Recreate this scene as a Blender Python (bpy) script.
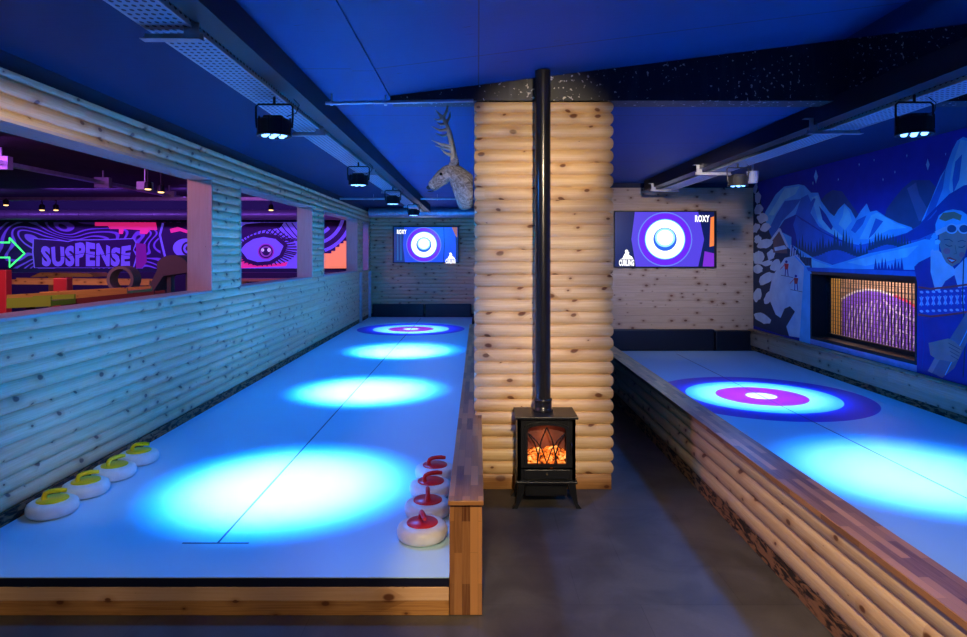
import bpy, bmesh, math, random
from mathutils import Vector, Matrix
random.seed(7)
scene = bpy.context.scene
for o in list(bpy.data.objects): bpy.data.objects.remove(o)
C = scene.collection
R = math.radians
F = 650.0; CH = 1.55; VX, VY = 478.0, 255.0

# ------------------------------------------------------------------ camera
cam = bpy.data.objects.new('camera', bpy.data.cameras.new('camera')); C.objects.link(cam)
cam.location = (0, 0, CH); cam.rotation_euler = (R(90), 0, 0)
cam.data.sensor_width = 36; cam.data.lens = 36*F/967
cam.data.shift_x = 5.5/967; cam.data.shift_y = -63.5/967
cam.data.clip_start = .02; cam.data.clip_end = 100
scene.camera = cam
# ------------------------------------------------------------------ world / exposure
w = bpy.data.worlds.new('world'); scene.world = w; w.use_nodes = True
w.node_tree.nodes['Background'].inputs[0].default_value = (.03, .16, 1, 1)
w.node_tree.nodes['Background'].inputs[1].default_value = .05
vs = scene.view_settings
vs.view_transform = 'Standard'; vs.look = 'None'; vs.exposure = 0.0; vs.gamma = 1.0; vs.use_curve_mapping = False
# ------------------------------------------------------------------ lights
def spot(name, loc, target, col, power, angle, blend=1.0, radius=.06):
    l = bpy.data.lights.new(name, 'SPOT'); l.color = col; l.energy = power
    l.spot_size = R(angle); l.spot_blend = blend; l.shadow_soft_size = radius
    o = bpy.data.objects.new(name, l); C.objects.link(o); o.location = loc
    o.rotation_euler = (Vector(target)-Vector(loc)).to_track_quat('-Z', 'Y').to_euler()
    return o
def point(name, loc, col, power, radius=.1):
    l = bpy.data.lights.new(name, 'POINT'); l.color = col; l.energy = power; l.shadow_soft_size = radius
    o = bpy.data.objects.new(name, l); C.objects.link(o); o.location = loc; return o
def area(name, loc, target, col, power, sx, sy):
    l = bpy.data.lights.new(name, 'AREA'); l.shape = 'RECTANGLE'; l.size = sx; l.size_y = sy; l.color = col; l.energy = power
    o = bpy.data.objects.new(name, l); C.objects.link(o); o.location = loc
    o.rotation_euler = (Vector(target)-Vector(loc)).to_track_quat('-Z', 'Y').to_euler(); return o
WARM = (1, .74, .40)
BLUE = (.0, .22, 1.0)
# fixtures: x, y, aim x, aim y, pool strength
LL = [(-1.15, 3.67, -1.15, 3.90, 1.0), (-1.15, 6.25, -1.13, 6.62, 1.15), (-1.12, 8.55, -1.10, 9.35, 1.15), (-1.09, 11.0, -1.22, 12.1, .6)]
RL = [(2.43, 3.62, 2.74, 4.10, .6), (2.53, 6.33, 2.77, 6.38, .6)]
for i, (x, y, ax, ay, s) in enumerate(LL+RL):
    spot('stage_beam', (x, y, 2.20), (ax, ay, .167), (.0, .25, 1.0), 2500*s, 47, 1.0, .05)
    spot('stage_core', (x, y, 2.205), (ax, ay, .167), (1, .60, .5), 380*s, 40, 1.0, .05)
    spot('stage_wash', (x, y, 2.19), (ax, ay, .167), BLUE, 88, 179, .35, .08)
# warm room lamps in the ceiling on the entrance side, behind the camera
for z, p in ((2.3, 430), (1.85, 330), (1.4, 300), (.95, 300), (.5, 300), (.15, 180)): spot('entrance_spot', (.43, -.1, 2.55), (.43, 4.3, z), (1, .80, .53), p, 13.5, .55, .08)
spot('entrance_spot', (-.5, .3, 2.5), (-2.5, 3.1, 2.45), (1, .82, .6), 800, 30, 1, .08)
spot('entrance_spot', (.25, .9, 2.55), (1.5, 2.7, .1), WARM, 240, 52, 1, .1)
spot('entrance_spot', (.3, .2, 2.55), (.55, 3.2, 0), WARM, 95, 46, 1, .1)
spot('entrance_spot', (-.1, .2, 2.55), (-.06, 2.79, .22), WARM, 270, 13, .8, .06)
for x in (-.35, -.85, -1.35, -1.85, -2.35): spot('entrance_spot', (x*.7, -.4, 2.3), (x, 2.79, -.02), WARM, 75, 13, 1, .06)
spot('entrance_spot', (-.55, .2, 2.4), (-.2, 4.5, 2.1), (.9, .85, .8), 270, 10, 1, .05)  # extra spot added to brighten the stag head
spot('entrance_spot', (-.9, .4, 2.4), (-2.27, 3.9, .22), (1, .8, .4), 110, 14, 1, .05)  # extra spot added to keep the yellow stone handles warm
spot('board_wall_fill', (2.0, 4.75, 2.45), (2.75, 9.5, 1.40), (1, .82, .70), 300, 41, 1, .06)  # unseen lamp added ahead of the camera to warm the right board wall
# ultraviolet / purple lamps of the golf room and the warm lamp of the brick room
PURP = (.30, .09, 1)
for x in (-11, -8.3, -5.6, -3.4): area('golf_uv_lamp', (x, 13.6, 2.85), (x, 16, 1.7), PURP, 42, 1.6, .3)
area('golf_lamp', (-6, 7.5, 2.85), (-6, 9.0, 0), (.5, .1, 1), 45, 3, .5)
spot('golf_amber_lamp', (-6.2, 7.6, 2.5), (-6.2, 8.4, 0), (1, .55, .15), 120, 130, .8, .08)
area('jamb_pink_fill', (-4.6, 2.6, 2.8), (-2.6, 6.0, 1.6), (1, .35, .5), 60, .4, .4)  # unseen lamp added to tint the plywood jambs pink
area('brick_room_lamp', (4.75, 8.9, 2.2), (5.6, 9.2, .8), (1, .78, .80), 62, .5, .5)

# ------------------------------------------------------------------ materials
MATS = {}
def mat(name, col=(.5,.5,.5), rough=.5, metal=0, emit=None, es=1.0, noise=0, nscale=20, bump=0, spec=.5):
    if name in MATS: return MATS[name]
    m = bpy.data.materials.new(name); m.use_nodes = True; nt = m.node_tree; b = nt.nodes['Principled BSDF']
    b.inputs['Base Color'].default_value = (*col, 1); b.inputs['Roughness'].default_value = rough
    b.inputs['Metallic'].default_value = metal; b.inputs['Specular IOR Level'].default_value = spec
    if emit: b.inputs['Emission Color'].default_value = (*emit, 1); b.inputs['Emission Strength'].default_value = es
    if noise or bump:
        tc = nt.nodes.new('ShaderNodeTexCoord'); n = nt.nodes.new('ShaderNodeTexNoise')
        n.inputs['Scale'].default_value = nscale; n.inputs['Detail'].default_value = 5
        nt.links.new(tc.outputs['Object'], n.inputs['Vector'])
        if noise:
            r = nt.nodes.new('ShaderNodeValToRGB'); r.color_ramp.elements[0].position = .3; r.color_ramp.elements[1].position = .7
            r.color_ramp.elements[0].color = (*[c*(1-noise) for c in col], 1)
            r.color_ramp.elements[1].color = (*[min(1, c*(1+noise)) for c in col], 1)
            nt.links.new(n.outputs['Fac'], r.inputs['Fac']); nt.links.new(r.outputs['Color'], b.inputs['Base Color'])
        if bump:
            bp = nt.nodes.new('ShaderNodeBump'); bp.inputs['Strength'].default_value = bump; bp.inputs['Distance'].default_value = .01
            nt.links.new(n.outputs['Fac'], bp.inputs['Height']); nt.links.new(bp.outputs['Normal'], b.inputs['Normal'])
    MATS[name] = m; return m
class NT:
    def __init__(s, name):
        s.m = bpy.data.materials.new(name); s.m.use_nodes = True; s.t = s.m.node_tree; s.b = s.t.nodes['Principled BSDF']; MATS[name] = s.m
    def n(s, kind, **kw):
        x = s.t.nodes.new('ShaderNode'+kind)
        for k, v in kw.items(): setattr(x, k, v)
        return x
    def l(s, a, b): s.t.links.new(a, b)
    def v(s, sock, x):
        if hasattr(x, 'links'): s.l(x, sock)
        else: sock.default_value = (*x, 1) if isinstance(x, tuple) and len(x) == 3 else x
    def math(s, op, a, b=0.0, c=0.0):
        x = s.n('Math', operation=op); s.v(x.inputs[0], a); s.v(x.inputs[1], b); s.v(x.inputs[2], c); return x.outputs[0]
    def mix(s, f, a, b):
        x = s.n('Mix', data_type='RGBA'); s.v(x.inputs[0], f)
        for i, q in ((6, a), (7, b)):
            if hasattr(q, 'links'): s.l(q, x.inputs[i])
            else: x.inputs[i].default_value = (*q, 1)
        return x.outputs[2]
    def uv(s):
        return s.n('TexCoord').outputs['UV']
    def obj(s):
        return s.n('TexCoord').outputs['Object']
    def scale(s, vec, sx, sy, sz=1, loc=(0,0,0)):
        x = s.n('Mapping'); x.inputs['Scale'].default_value = (sx, sy, sz); x.inputs['Location'].default_value = loc
        s.l(vec, x.inputs['Vector']); return x.outputs[0]
    def noise(s, vec, sc, det=4, dist=0):
        x = s.n('TexNoise'); s.l(vec, x.inputs['Vector']); x.inputs['Scale'].default_value = sc
        x.inputs['Detail'].default_value = det; x.inputs['Distortion'].default_value = dist; return x.outputs['Fac']
    def step(s, val, lo, hi):
        x = s.n('MapRange', interpolation_type='SMOOTHSTEP'); s.l(val, x.inputs[0])
        x.inputs[1].default_value = lo; x.inputs[2].default_value = hi; return x.outputs[0]
    def bump(s, h, st=.3, d=.01):
        x = s.n('Bump'); x.inputs['Strength'].default_value = st; x.inputs['Distance'].default_value = d
        s.l(h, x.inputs['Height']); s.l(x.outputs['Normal'], s.b.inputs['Normal'])
    def done(s, col, rough=.5, spec=.5):
        s.v(s.b.inputs['Base Color'], col); s.v(s.b.inputs['Roughness'], rough); s.b.inputs['Specular IOR Level'].default_value = spec; return s.m
LOG = .0825
def wood(name, c1, c2, c3, pitch=LOG, knots=1.0, kcol=(.13,.035,.012), rough=.42, grain=26):
    s = NT(name); uv = s.uv(); sp = s.n('SeparateXYZ'); s.l(uv, sp.inputs[0])
    idx = s.math('FLOOR', s.math('DIVIDE', sp.outputs[1], pitch))
    wn0 = s.n('TexWhiteNoise', noise_dimensions='1D'); s.l(idx, wn0.inputs['W'])
    seg = s.math('FLOOR', s.math('ADD', s.math('DIVIDE', sp.outputs[0], 3.1), s.math('MULTIPLY', wn0.outputs[0], 5.0)))
    wn = s.n('TexWhiteNoise', noise_dimensions='2D'); cb = s.n('CombineXYZ'); s.l(idx, cb.inputs[0]); s.l(seg, cb.inputs[1]); s.l(cb.outputs[0], wn.inputs['Vector'])
    off = s.n('CombineXYZ'); s.l(s.math('MULTIPLY', wn.outputs[0], 37.0), off.inputs[0]); s.l(sp.outputs[1], off.inputs[1])
    va = s.n('VectorMath', operation='ADD'); s.l(uv, va.inputs[0]); s.l(off.outputs[0], va.inputs[1])
    u2 = va.outputs[0]
    g = s.noise(s.scale(u2, 1.3, grain), 1.6, 5, 1.4)
    g2 = s.noise(s.scale(u2, 3.5, grain*2.7), 1.6, 3, .3)
    base = s.mix(s.step(g, .35, .68), c1, c2)
    base = s.mix(s.math('MULTIPLY', s.step(g2, .5, .75), .35), base, c3)
    base = s.mix(s.math('MULTIPLY', wn.outputs[0], .45), base, c3)
    vo = s.n('TexVoronoi', voronoi_dimensions='2D'); vo.inputs['Scale'].default_value = 8.5
    s.l(s.scale(uv, .62, 1.0), vo.inputs['Vector'])
    sc = s.n('SeparateColor'); s.l(vo.outputs['Color'], sc.inputs[0])
    rad = s.math('MULTIPLY', s.math('SUBTRACT', sc.outputs[0], .22), .21*knots)
    rad = s.math('MAXIMUM', rad, 0.0001)
    q = s.math('DIVIDE', vo.outputs['Distance'], rad)
    halo = s.math('SUBTRACT', 1.0, s.step(q, .7, 3.2)); core = s.math('SUBTRACT', 1.0, s.step(q, .55, 1.05))
    base = s.mix(s.math('MULTIPLY', halo, .45), base, (c3[0]*.7, c3[1]*.55, c3[2]*.45))
    base = s.mix(s.math('MULTIPLY', core, .9), base, kcol)
    s.bump(g2, .12, .004)
    return s.done(base, rough, .4)
PINE = wood('pine_logs', (.80, .58, .33), (.70, .46, .23), (.66, .38, .17))
PLANK = wood('pine_planks', (.74, .56, .36), (.62, .44, .26), (.50, .32, .18), pitch=.11)
BOARD = wood('weathered_pine', (.55, .36, .18), (.42, .25, .11), (.34, .17, .07), pitch=.2)
PALE = wood('pale_timber', (.90, .62, .40), (.80, .50, .30), (.66, .36, .18), pitch=.06)
DARKT = wood('scorched_timber', (.66, .34, .12), (.48, .22, .07), (.24, .09, .03), pitch=.12, knots=1.6)
PLY = wood('plywood', (.62, .46, .36), (.56, .40, .31), (.50, .35, .28), pitch=.9, knots=.25, grain=8)
def block_mat():
    s = NT('walnut_block'); uv = s.uv()
    b = s.n('TexBrick'); s.l(uv, b.inputs['Vector']); b.offset = .5; b.squash = 1
    b.inputs['Color1'].default_value = (.66, .30, .11, 1); b.inputs['Color2'].default_value = (.13, .04, .014, 1)
    b.inputs['Mortar'].default_value = (.12, .05, .02, 1); b.inputs['Scale'].default_value = 1; b.inputs['Mortar Size'].default_value = .0004
    b.inputs['Brick Width'].default_value = .27; b.inputs['Row Height'].default_value = .034
    g = s.noise(s.scale(uv, 4, 90), 1.5, 4, .4)
    c = s.mix(s.math('MULTIPLY', s.step(g, .35, .7), .3), b.outputs['Color'], (.50, .26, .12))
    return s.done(c, .32, .5)
BLOCK = block_mat()
def bark_mat():
    s = NT('bark_strip'); n = s.noise(s.scale(s.uv(), 9, 32), 1, 5, 1.2)
    c = s.mix(s.step(n, .42, .56), (.025, .012, .006), (.32, .15, .06)); s.bump(n, .6, .01); return s.done(c, .8)
BARK = bark_mat()
def lane_mat(name, hx, hy, line0, line1, cross):
    s = NT(name); sp = s.n('SeparateXYZ'); s.l(s.obj(), sp.inputs[0]); X, Y = sp.outputs[0], sp.outputs[1]
    dx = s.math('SUBTRACT', X, hx); dy = s.math('SUBTRACT', Y, hy)
    r = s.math('SQRT', s.math('ADD', s.math('MULTIPLY', dx, dx), s.math('MULTIPLY', dy, dy)))
    white = (.52, .78, .94); n = s.noise(s.obj(), 3, 5)
    c = s.mix(s.math('MULTIPLY', n, .25), white, (.50, .68, .82))
    for rad, col in ((1.0, (.13, .05, .62)), (.71, white), (.424, (.50, .01, .13)), (.143, (.9, .9, .9))):
        c = s.mix(s.math('SUBTRACT', 1.0, s.step(r, rad-.004, rad+.004)), c, col)
    def box(v, a, b): return s.math('MULTIPLY', s.math('GREATER_THAN', v, a), s.math('LESS_THAN', v, b))
    l1 = s.math('MULTIPLY', box(X, hx-.006, hx+.006), box(Y, line0, line1))
    l2 = s.math('MULTIPLY', box(X, hx-.17, hx+.15), box(Y, cross-.008, cross+.008))
    l3 = s.math('MULTIPLY', box(X, hx-1.0, hx+1.0), box(Y, hy-.004, hy+.004))
    l = s.math('MAXIMUM', s.math('MULTIPLY', s.math('MAXIMUM', l1, l2), .92), s.math('MULTIPLY', l3, .35))
    c = s.mix(l, c, (.03, .03, .10)); return s.done(c, .38, .35)
def floor_mat():
    s = NT('grey_vinyl_tile'); b = s.n('TexBrick'); s.l(s.obj(), b.inputs['Vector']); b.offset = .37
    b.inputs['Color1'].default_value = (.070, .064, .058, 1); b.inputs['Color2'].default_value = (.090, .082, .074, 1)
    b.inputs['Mortar'].default_value = (.030, .028, .026, 1); b.inputs['Scale'].default_value = 1; b.inputs['Mortar Size'].default_value = .0015
    b.inputs['Brick Width'].default_value = .72; b.inputs['Row Height'].default_value = .36
    n = s.noise(s.obj(), 4, 8, .6); n2 = s.noise(s.obj(), 60, 3)
    c = s.mix(s.math('MULTIPLY', s.step(n, .3, .72), .55), b.outputs['Color'], (.17, .155, .14))
    c = s.mix(s.math('MULTIPLY', n2, .3), c, (.05, .045, .04)); s.bump(n2, .1, .002)
    return s.done(c, .5, .4)
def ceil_mat():
    s = NT('navy_ceiling_paint'); n = s.noise(s.obj(), 1.2, 6); n2 = s.noise(s.scale(s.obj(), 8, 60, 1), 1, 3)
    c = s.mix(n, (.003, .060, .22), (.006, .085, .30))
    sp0 = s.n('SeparateXYZ'); s.l(s.obj(), sp0.inputs[0]); out = s.math('ADD', s.math('LESS_THAN', sp0.outputs[0], -1.06), s.math('GREATER_THAN', sp0.outputs[0], 2.42))  # ceiling tone is darker outboard of the two trays
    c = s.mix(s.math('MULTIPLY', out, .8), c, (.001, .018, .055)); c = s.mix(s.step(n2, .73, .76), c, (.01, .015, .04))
    sp = s.n('SeparateXYZ'); s.l(s.obj(), sp.inputs[0])
    j = s.math('LESS_THAN', s.math('FRACT', s.math('DIVIDE', sp.outputs[1], 1.22)), .008)
    k = s.math('LESS_THAN', s.math('FRACT', s.math('DIVIDE', sp.outputs[0], 2.44)), .003)
    c = s.mix(s.math('MAXIMUM', j, k), c, (.02, .03, .08)); s.bump(n2, .15, .004); return s.done(c, .6, .3)
def beam_mat():
    s = NT('black_steel_paint'); n = s.noise(s.obj(), 38, 3); n2 = s.noise(s.obj(), 2.5, 3); n3 = s.noise(s.scale(s.obj(), 5, 1, 1.2), 2.4, 4)
    t = s.math('ADD', n, s.math('MULTIPLY', n2, .22)); c = s.mix(s.step(t, .745, .78), (.014, .015, .02), (.6, .58, .55))
    c = s.mix(s.math('MULTIPLY', s.step(n3, .5, .8), .12), c, (.3, .28, .3)); return s.done(c, .5)
def perf_mat():
    s = NT('perforated_galvanised'); vo = s.n('TexVoronoi', voronoi_dimensions='2D'); vo.inputs['Scale'].default_value = 1; vo.inputs['Randomness'].default_value = 0
    s.l(s.scale(s.uv(), 24, 34), vo.inputs['Vector']); h = s.math('LESS_THAN', vo.outputs['Distance'], .27)
    n = s.noise(s.obj(), 5, 4); c = s.mix(n, (.28, .42, .55), (.40, .58, .70)); c = s.mix(h, c, (.02, .02, .03))
    s.b.inputs['Metallic'].default_value = .15; return s.done(c, .38)
def swirl_mat():
    s = NT('swirl_mural_paint'); n = s.noise(s.scale(s.obj(), .9, 1, 1.5), .7, .5, .5)
    f = s.math('SINE', s.math('MULTIPLY', n, 112)); k = s.step(f, .35, .6)
    c = s.mix(k, (.035, .008, .10), (.42, .24, 1.0)); return s.done(c, .6)
def brick_mat():
    s = NT('tan_brick'); b = s.n('TexBrick'); s.l(s.uv(), b.inputs['Vector'])
    b.inputs['Color1'].default_value = (.62, .36, .19, 1); b.inputs['Color2'].default_value = (.42, .22, .11, 1); b.inputs['Mortar'].default_value = (.08, .05, .03, 1)
    b.inputs['Scale'].default_value = 1; b.inputs['Mortar Size'].default_value = .008; b.inputs['Brick Width'].default_value = .22; b.inputs['Row Height'].default_value = .075
    n = s.noise(s.uv(), 9, 4); return s.done(s.mix(s.math('MULTIPLY', n, .4), b.outputs['Color'], (.7, .48, .3)), .7)
def fur_mat():
    s = NT('brown_fur'); n = s.noise(s.scale(s.obj(), 22, 60, 30), 1, 6, 1.5); n2 = s.noise(s.obj(), 7, 3)
    c = s.mix(s.step(n, .3, .7), (.16, .10, .065), (.66, .52, .40)); c = s.mix(s.math('MULTIPLY', n2, .5), c, (.55, .42, .32)); s.bump(n, 1.0, .02); return s.done(c, .8, .2)
def coal_mat():
    s = NT('glowing_coals'); n = s.noise(s.obj(), 26, 3, 1.0)
    r = s.n('ValToRGB'); e = r.color_ramp.elements; e[0].position = .40; e[0].color = (.02, .002, 0, 1); e[1].position = .70; e[1].color = (1, .62, .16, 1)
    x = e.new(.52); x.color = (1, .16, .01, 1); s.l(n, r.inputs['Fac'])
    s.l(r.outputs[0], s.b.inputs['Emission Color']); s.b.inputs['Emission Strength'].default_value = 1.5; return s.done((.05, .02, .01), .8)
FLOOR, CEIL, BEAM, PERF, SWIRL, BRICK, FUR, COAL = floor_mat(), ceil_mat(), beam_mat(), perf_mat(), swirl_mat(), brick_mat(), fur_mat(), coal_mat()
GALV = mat('galvanised_steel', (.55,.57,.6), .35, .6, noise=.15, nscale=12)
BLACK = mat('black_paint', (.012,.012,.014), .45)
NAVYP = mat('dark_wall_paint', (.02,.03,.06), .7)
IRON = mat('black_iron', (.012,.013,.016), .38, .3, bump=.06, nscale=90)
VINYL = mat('black_vinyl', (.004,.005,.010), .36, bump=.25, nscale=7)
GLASS = mat('smoked_glass', (.05,.012,.008), .12)

# ------------------------------------------------------------------ mesh helpers
class MB:
    def __init__(s): s.v = []; s.f = []; s.u = []; s.m = []; s.sm = []
    def face(s, pts, uvs=None, mi=0, smooth=False):
        b = len(s.v); s.v += [tuple(p) for p in pts]; s.f.append(list(range(b, b+len(pts))))
        s.u.append(uvs or [(0, 0)]*len(pts)); s.m.append(mi); s.sm.append(smooth)
    def grid(s, rows, uvs=None, mi=0, smooth=True, closed=False):
        b = len(s.v); n = len(rows[0])
        for r in rows: s.v += [tuple(p) for p in r]
        for i in range(len(rows)-1):
            for j in range(n if closed else n-1):
                k = (j+1) % n
                s.f.append([b+i*n+j, b+i*n+k, b+(i+1)*n+k, b+(i+1)*n+j]); s.m.append(mi); s.sm.append(smooth)
                s.u.append([uvs[i][j], uvs[i][k], uvs[i+1][k], uvs[i+1][j]] if uvs else [(0, 0)]*4)
    def box(s, x0, x1, y0, y1, z0, z1, mi=0, grain=None, bev=0, only=None):
        d = (x1-x0, y1-y0, z1-z0); g = grain if grain is not None else max(range(3), key=lambda i: abs(d[i]))
        if bev:
            bm = bmesh.new(); bmesh.ops.create_cube(bm, size=1)
            for v in bm.verts: v.co = Vector(((x0+x1)/2+v.co.x*d[0], (y0+y1)/2+v.co.y*d[1], (z0+z1)/2+v.co.z*d[2]))
            bmesh.ops.bevel(bm, geom=list(bm.edges), offset=bev, segments=2, profile=.5, affect='EDGES')
            faces = [([tuple(v.co) for v in f.verts], tuple(f.normal)) for f in bm.faces]; bm.free()
        else:
            P = [(x0,y0,z0),(x1,y0,z0),(x1,y1,z0),(x0,y1,z0),(x0,y0,z1),(x1,y0,z1),(x1,y1,z1),(x0,y1,z1)]
            faces = [([P[i] for i in f], n) for f, n in (((3,2,1,0),(0,0,-1)),((4,5,6,7),(0,0,1)),((0,1,5,4),(0,-1,0)),((2,3,7,6),(0,1,0)),((1,2,6,5),(1,0,0)),((3,0,4,7),(-1,0,0)))]
        for pts, n in faces:
            a = max(range(3), key=lambda i: abs(n[i])); ax = [i for i in range(3) if i != a]
            u, v = (ax[0], ax[1]) if ax[0] == g else ((ax[1], ax[0]) if ax[1] == g else (ax[0], ax[1]))
            s.face(pts, [(p[u], p[v]) for p in pts], mi)
    def tube(s, path, r, n=10, mi=0, caps=True, closed=False):
        path = [Vector(p) for p in path]; L = len(path); rows = []
        rr = r if isinstance(r, (list, tuple)) else [r]*L
        t0 = (path[1]-path[0]).normalized(); up = Vector((0, 0, 1)) if abs(t0.z) < .9 else Vector((1, 0, 0)); nn = t0.cross(up).normalized()
        for i, p in enumerate(path):
            a = path[max(0, i-1)]; b = path[min(L-1, i+1)]
            if closed: a = path[i-1]; b = path[(i+1) % L]
            t = (b-a).normalized(); nn = (nn-t*nn.dot(t)).normalized(); bb = t.cross(nn)
            rows.append([p+(nn*math.cos(2*math.pi*k/n)+bb*math.sin(2*math.pi*k/n))*rr[i] for k in range(n)])
        if closed: rows.append(rows[0])
        s.grid(rows, mi=mi, closed=True)
        if caps and not closed: s.face(rows[0][::-1], mi=mi); s.face(rows[-1], mi=mi)
    def lathe(s, prof, c, n=28, mi=0, cap=True):
        rows = [[(c[0]+r*math.cos(2*math.pi*k/n), c[1]+r*math.sin(2*math.pi*k/n), c[2]+z) for k in range(n)] for r, z in prof]
        s.grid(rows, mi=mi, closed=True)
        if cap: s.face(rows[0][::-1], mi=mi); s.face(rows[-1], mi=mi)
    def prism(s, poly, axis, a, b, mi=0):
        def P(p, t): return {'x': (t, p[0], p[1]), 'y': (p[0], t, p[1]), 'z': (p[0], p[1], t)}[axis]
        s.face([P(p, a) for p in poly], [tuple(p) for p in poly], mi); s.face([P(p, b) for p in poly[::-1]], [tuple(p) for p in poly[::-1]], mi)
        for i in range(len(poly)):
            p, q = poly[i], poly[(i+1) % len(poly)]; s.face([P(p, b), P(q, b), P(q, a), P(p, a)], [(0, 0)]*4, mi)
    def build(s, name, mats, parent=None, org=(0, 0, 0), fix=True):
        me = bpy.data.meshes.new(name); ox = Vector(org)
        me.from_pydata([tuple(Vector(v)-ox) for v in s.v], [], s.f)
        uv = me.uv_layers.new(name='UVMap'); k = 0
        for i, p in enumerate(me.polygons):
            p.material_index = s.m[i]; p.use_smooth = s.sm[i]
            for q in s.u[i]: uv.data[k].uv = q; k += 1
        for m in (mats if isinstance(mats, (list, tuple)) else [mats]): me.materials.append(m)
        if fix:
            bm = bmesh.new(); bm.from_mesh(me); bmesh.ops.recalc_face_normals(bm, faces=bm.faces); bm.to_mesh(me); bm.free()
        o = bpy.data.objects.new(name, me); C.objects.link(o)
        if parent: o.parent = parent
        else: o.location = org
        return o
def tag(o, label=None, cat=None, group=None, kind=None):
    if label: o['label'] = label
    if cat: o['category'] = cat
    if group: o['group'] = group
    if kind: o['kind'] = kind
    return o
def struct(o): o['kind'] = 'structure'; return o
def thing(name, label, cat, loc=(0, 0, 0), rz=0, group=None):
    o = bpy.data.objects.new(name, None); C.objects.link(o); o.location = loc; o.rotation_euler = (0, 0, rz)
    o.empty_display_size = .05; return tag(o, label, cat, group)
def dup(root, loc, rz, label=None):
    r = root.copy(); C.objects.link(r); r.location = loc; r.rotation_euler = (0, 0, rz)
    if label: r['label'] = label
    for ch in list(root.children):
        c = ch.copy(); C.objects.link(c); c.parent = r
        for g in list(ch.children):
            d = g.copy(); C.objects.link(d); d.parent = c
    return r
def text_verts(txt, bold=.02):
    cu = bpy.data.curves.new('t', 'FONT'); cu.body = txt; cu.offset = bold; cu.size = 1; cu.resolution_u = 3; cu.space_character = 1.12
    o = bpy.data.objects.new('t', cu); C.objects.link(o); bpy.context.view_layer.update()
    me = bpy.data.meshes.new_from_object(o.evaluated_get(bpy.context.evaluated_depsgraph_get()))
    V = [(v.co.x, v.co.y) for v in me.vertices]; Fc = [list(p.vertices) for p in me.polygons]
    bpy.data.objects.remove(o); bpy.data.curves.remove(cu); bpy.data.meshes.remove(me)
    x0 = min(v[0] for v in V); x1 = max(v[0] for v in V); y0 = min(v[1] for v in V); y1 = max(v[1] for v in V)
    return [((x-x0)/(x1-x0), (y-y0)/(y1-y0)) for x, y in V], Fc
def fan_tri(poly):
    from mathutils.geometry import tessellate_polygon
    return tessellate_polygon([[Vector((p[0], p[1], 0)) for p in poly]])
class Paint:
    """flat artwork on a wall: fn(px, py, layer) gives the point on that wall's plane"""
    def __init__(s, fn, step=.0006): s.fn = fn; s.mb = MB(); s.mats = []; s.k = 0; s.step = step
    def mi(s, m):
        if m not in s.mats: s.mats.append(m)
        return s.mats.index(m)
    def poly(s, pts, m, keep=False):
        s.k += 1
        mi = s.mi(m)
        for t in fan_tri(pts): 
            P = [s.fn(pts[i][0], pts[i][1], s.k*s.step) for i in t]; s.mb.face(P, [(pts[i][0]*.01, pts[i][1]*.01) for i in t], mi)
    def ell(s, cx, cy, rx, ry, m, n=22, rot=0, wob=0, keep=False):
        pts = []
        for i in range(n):
            a = 2*math.pi*i/n; q = 1+wob*(random.random()-.5); x, y = rx*q*math.cos(a), ry*q*math.sin(a)
            pts.append((cx+x*math.cos(rot)-y*math.sin(rot), cy+x*math.sin(rot)+y*math.cos(rot)))
        s.poly(pts, m, keep)
    def line(s, pts, wd, m, keep=False):
        for (a, b) in zip(pts[:-1], pts[1:]):
            dx, dy = b[0]-a[0], b[1]-a[1]; L = math.hypot(dx, dy) or 1; nx, ny = -dy/L*wd/2, dx/L*wd/2; ex, ey = dx/L*wd*.2, dy/L*wd*.2
            s.poly([(a[0]+nx-ex, a[1]+ny-ey), (b[0]+nx+ex, b[1]+ny+ey), (b[0]-nx+ex, b[1]-ny+ey), (a[0]-nx-ex, a[1]-ny-ey)], m, True)
    def text(s, txt, x0, x1, ytop, ybot, m, bold=.02, warp=None):
        s.k += 1; V, Fc = text_verts(txt, bold); mi = s.mi(m)
        Q = []
        for x, y in V:
            px, py = x0+x*(x1-x0), ybot+(ytop-ybot)*y
            if warp: px, py = warp(px, py, x, y)
            Q.append(s.fn(px, py, s.k*s.step))
        for f in Fc: s.mb.face([Q[i] for i in f], None, mi)
    def build(s, name, parent=None, org=(0,0,0)): return s.mb.build(name, s.mats, parent, org, fix=False)

# log cladding panel on a plane. ax 'x' = wall facing +-x (runs in y); ax 'y' = wall facing -y (runs in x)
def logs(mb, ax, pos, sgn, a0, a1, z0, z1, zb, mi=0, depth=.026, pitch=LOG):
    k0 = int(math.floor((z0-zb)/pitch+1e-4)); k = k0
    while zb+k*pitch < z1-1e-4:
        lo, hi = max(z0, zb+k*pitch), min(z1, zb+(k+1)*pitch); n = 8; pts = []
        for i in range(n+1):
            z = lo+(hi-lo)*i/n; t = (z-(zb+k*pitch))/pitch; t = min(max(t, 0), 1)
            pts.append((z, depth*math.sqrt(max(0, 1-(2*t-1)**2*.96))))
        rows, uvs = [], []
        for a in (a0, a1):
            rows.append([((pos+sgn*d, a, z) if ax == 'x' else (a, pos+sgn*d, z)) for z, d in pts]); uvs.append([(a, z-zb+50*pitch) for z, d in pts])
        mb.grid(rows, uvs, mi)
        for r in (rows[0], rows[1]):
            base = [((pos, p[1], p[2]) if ax == 'x' else (p[0], pos, p[2])) for p in r]
            mb.face(list(r)+base[::-1], [(.3*q[2], q[2]) for q in list(r)+base[::-1]], mi)
        k += 1

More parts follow.
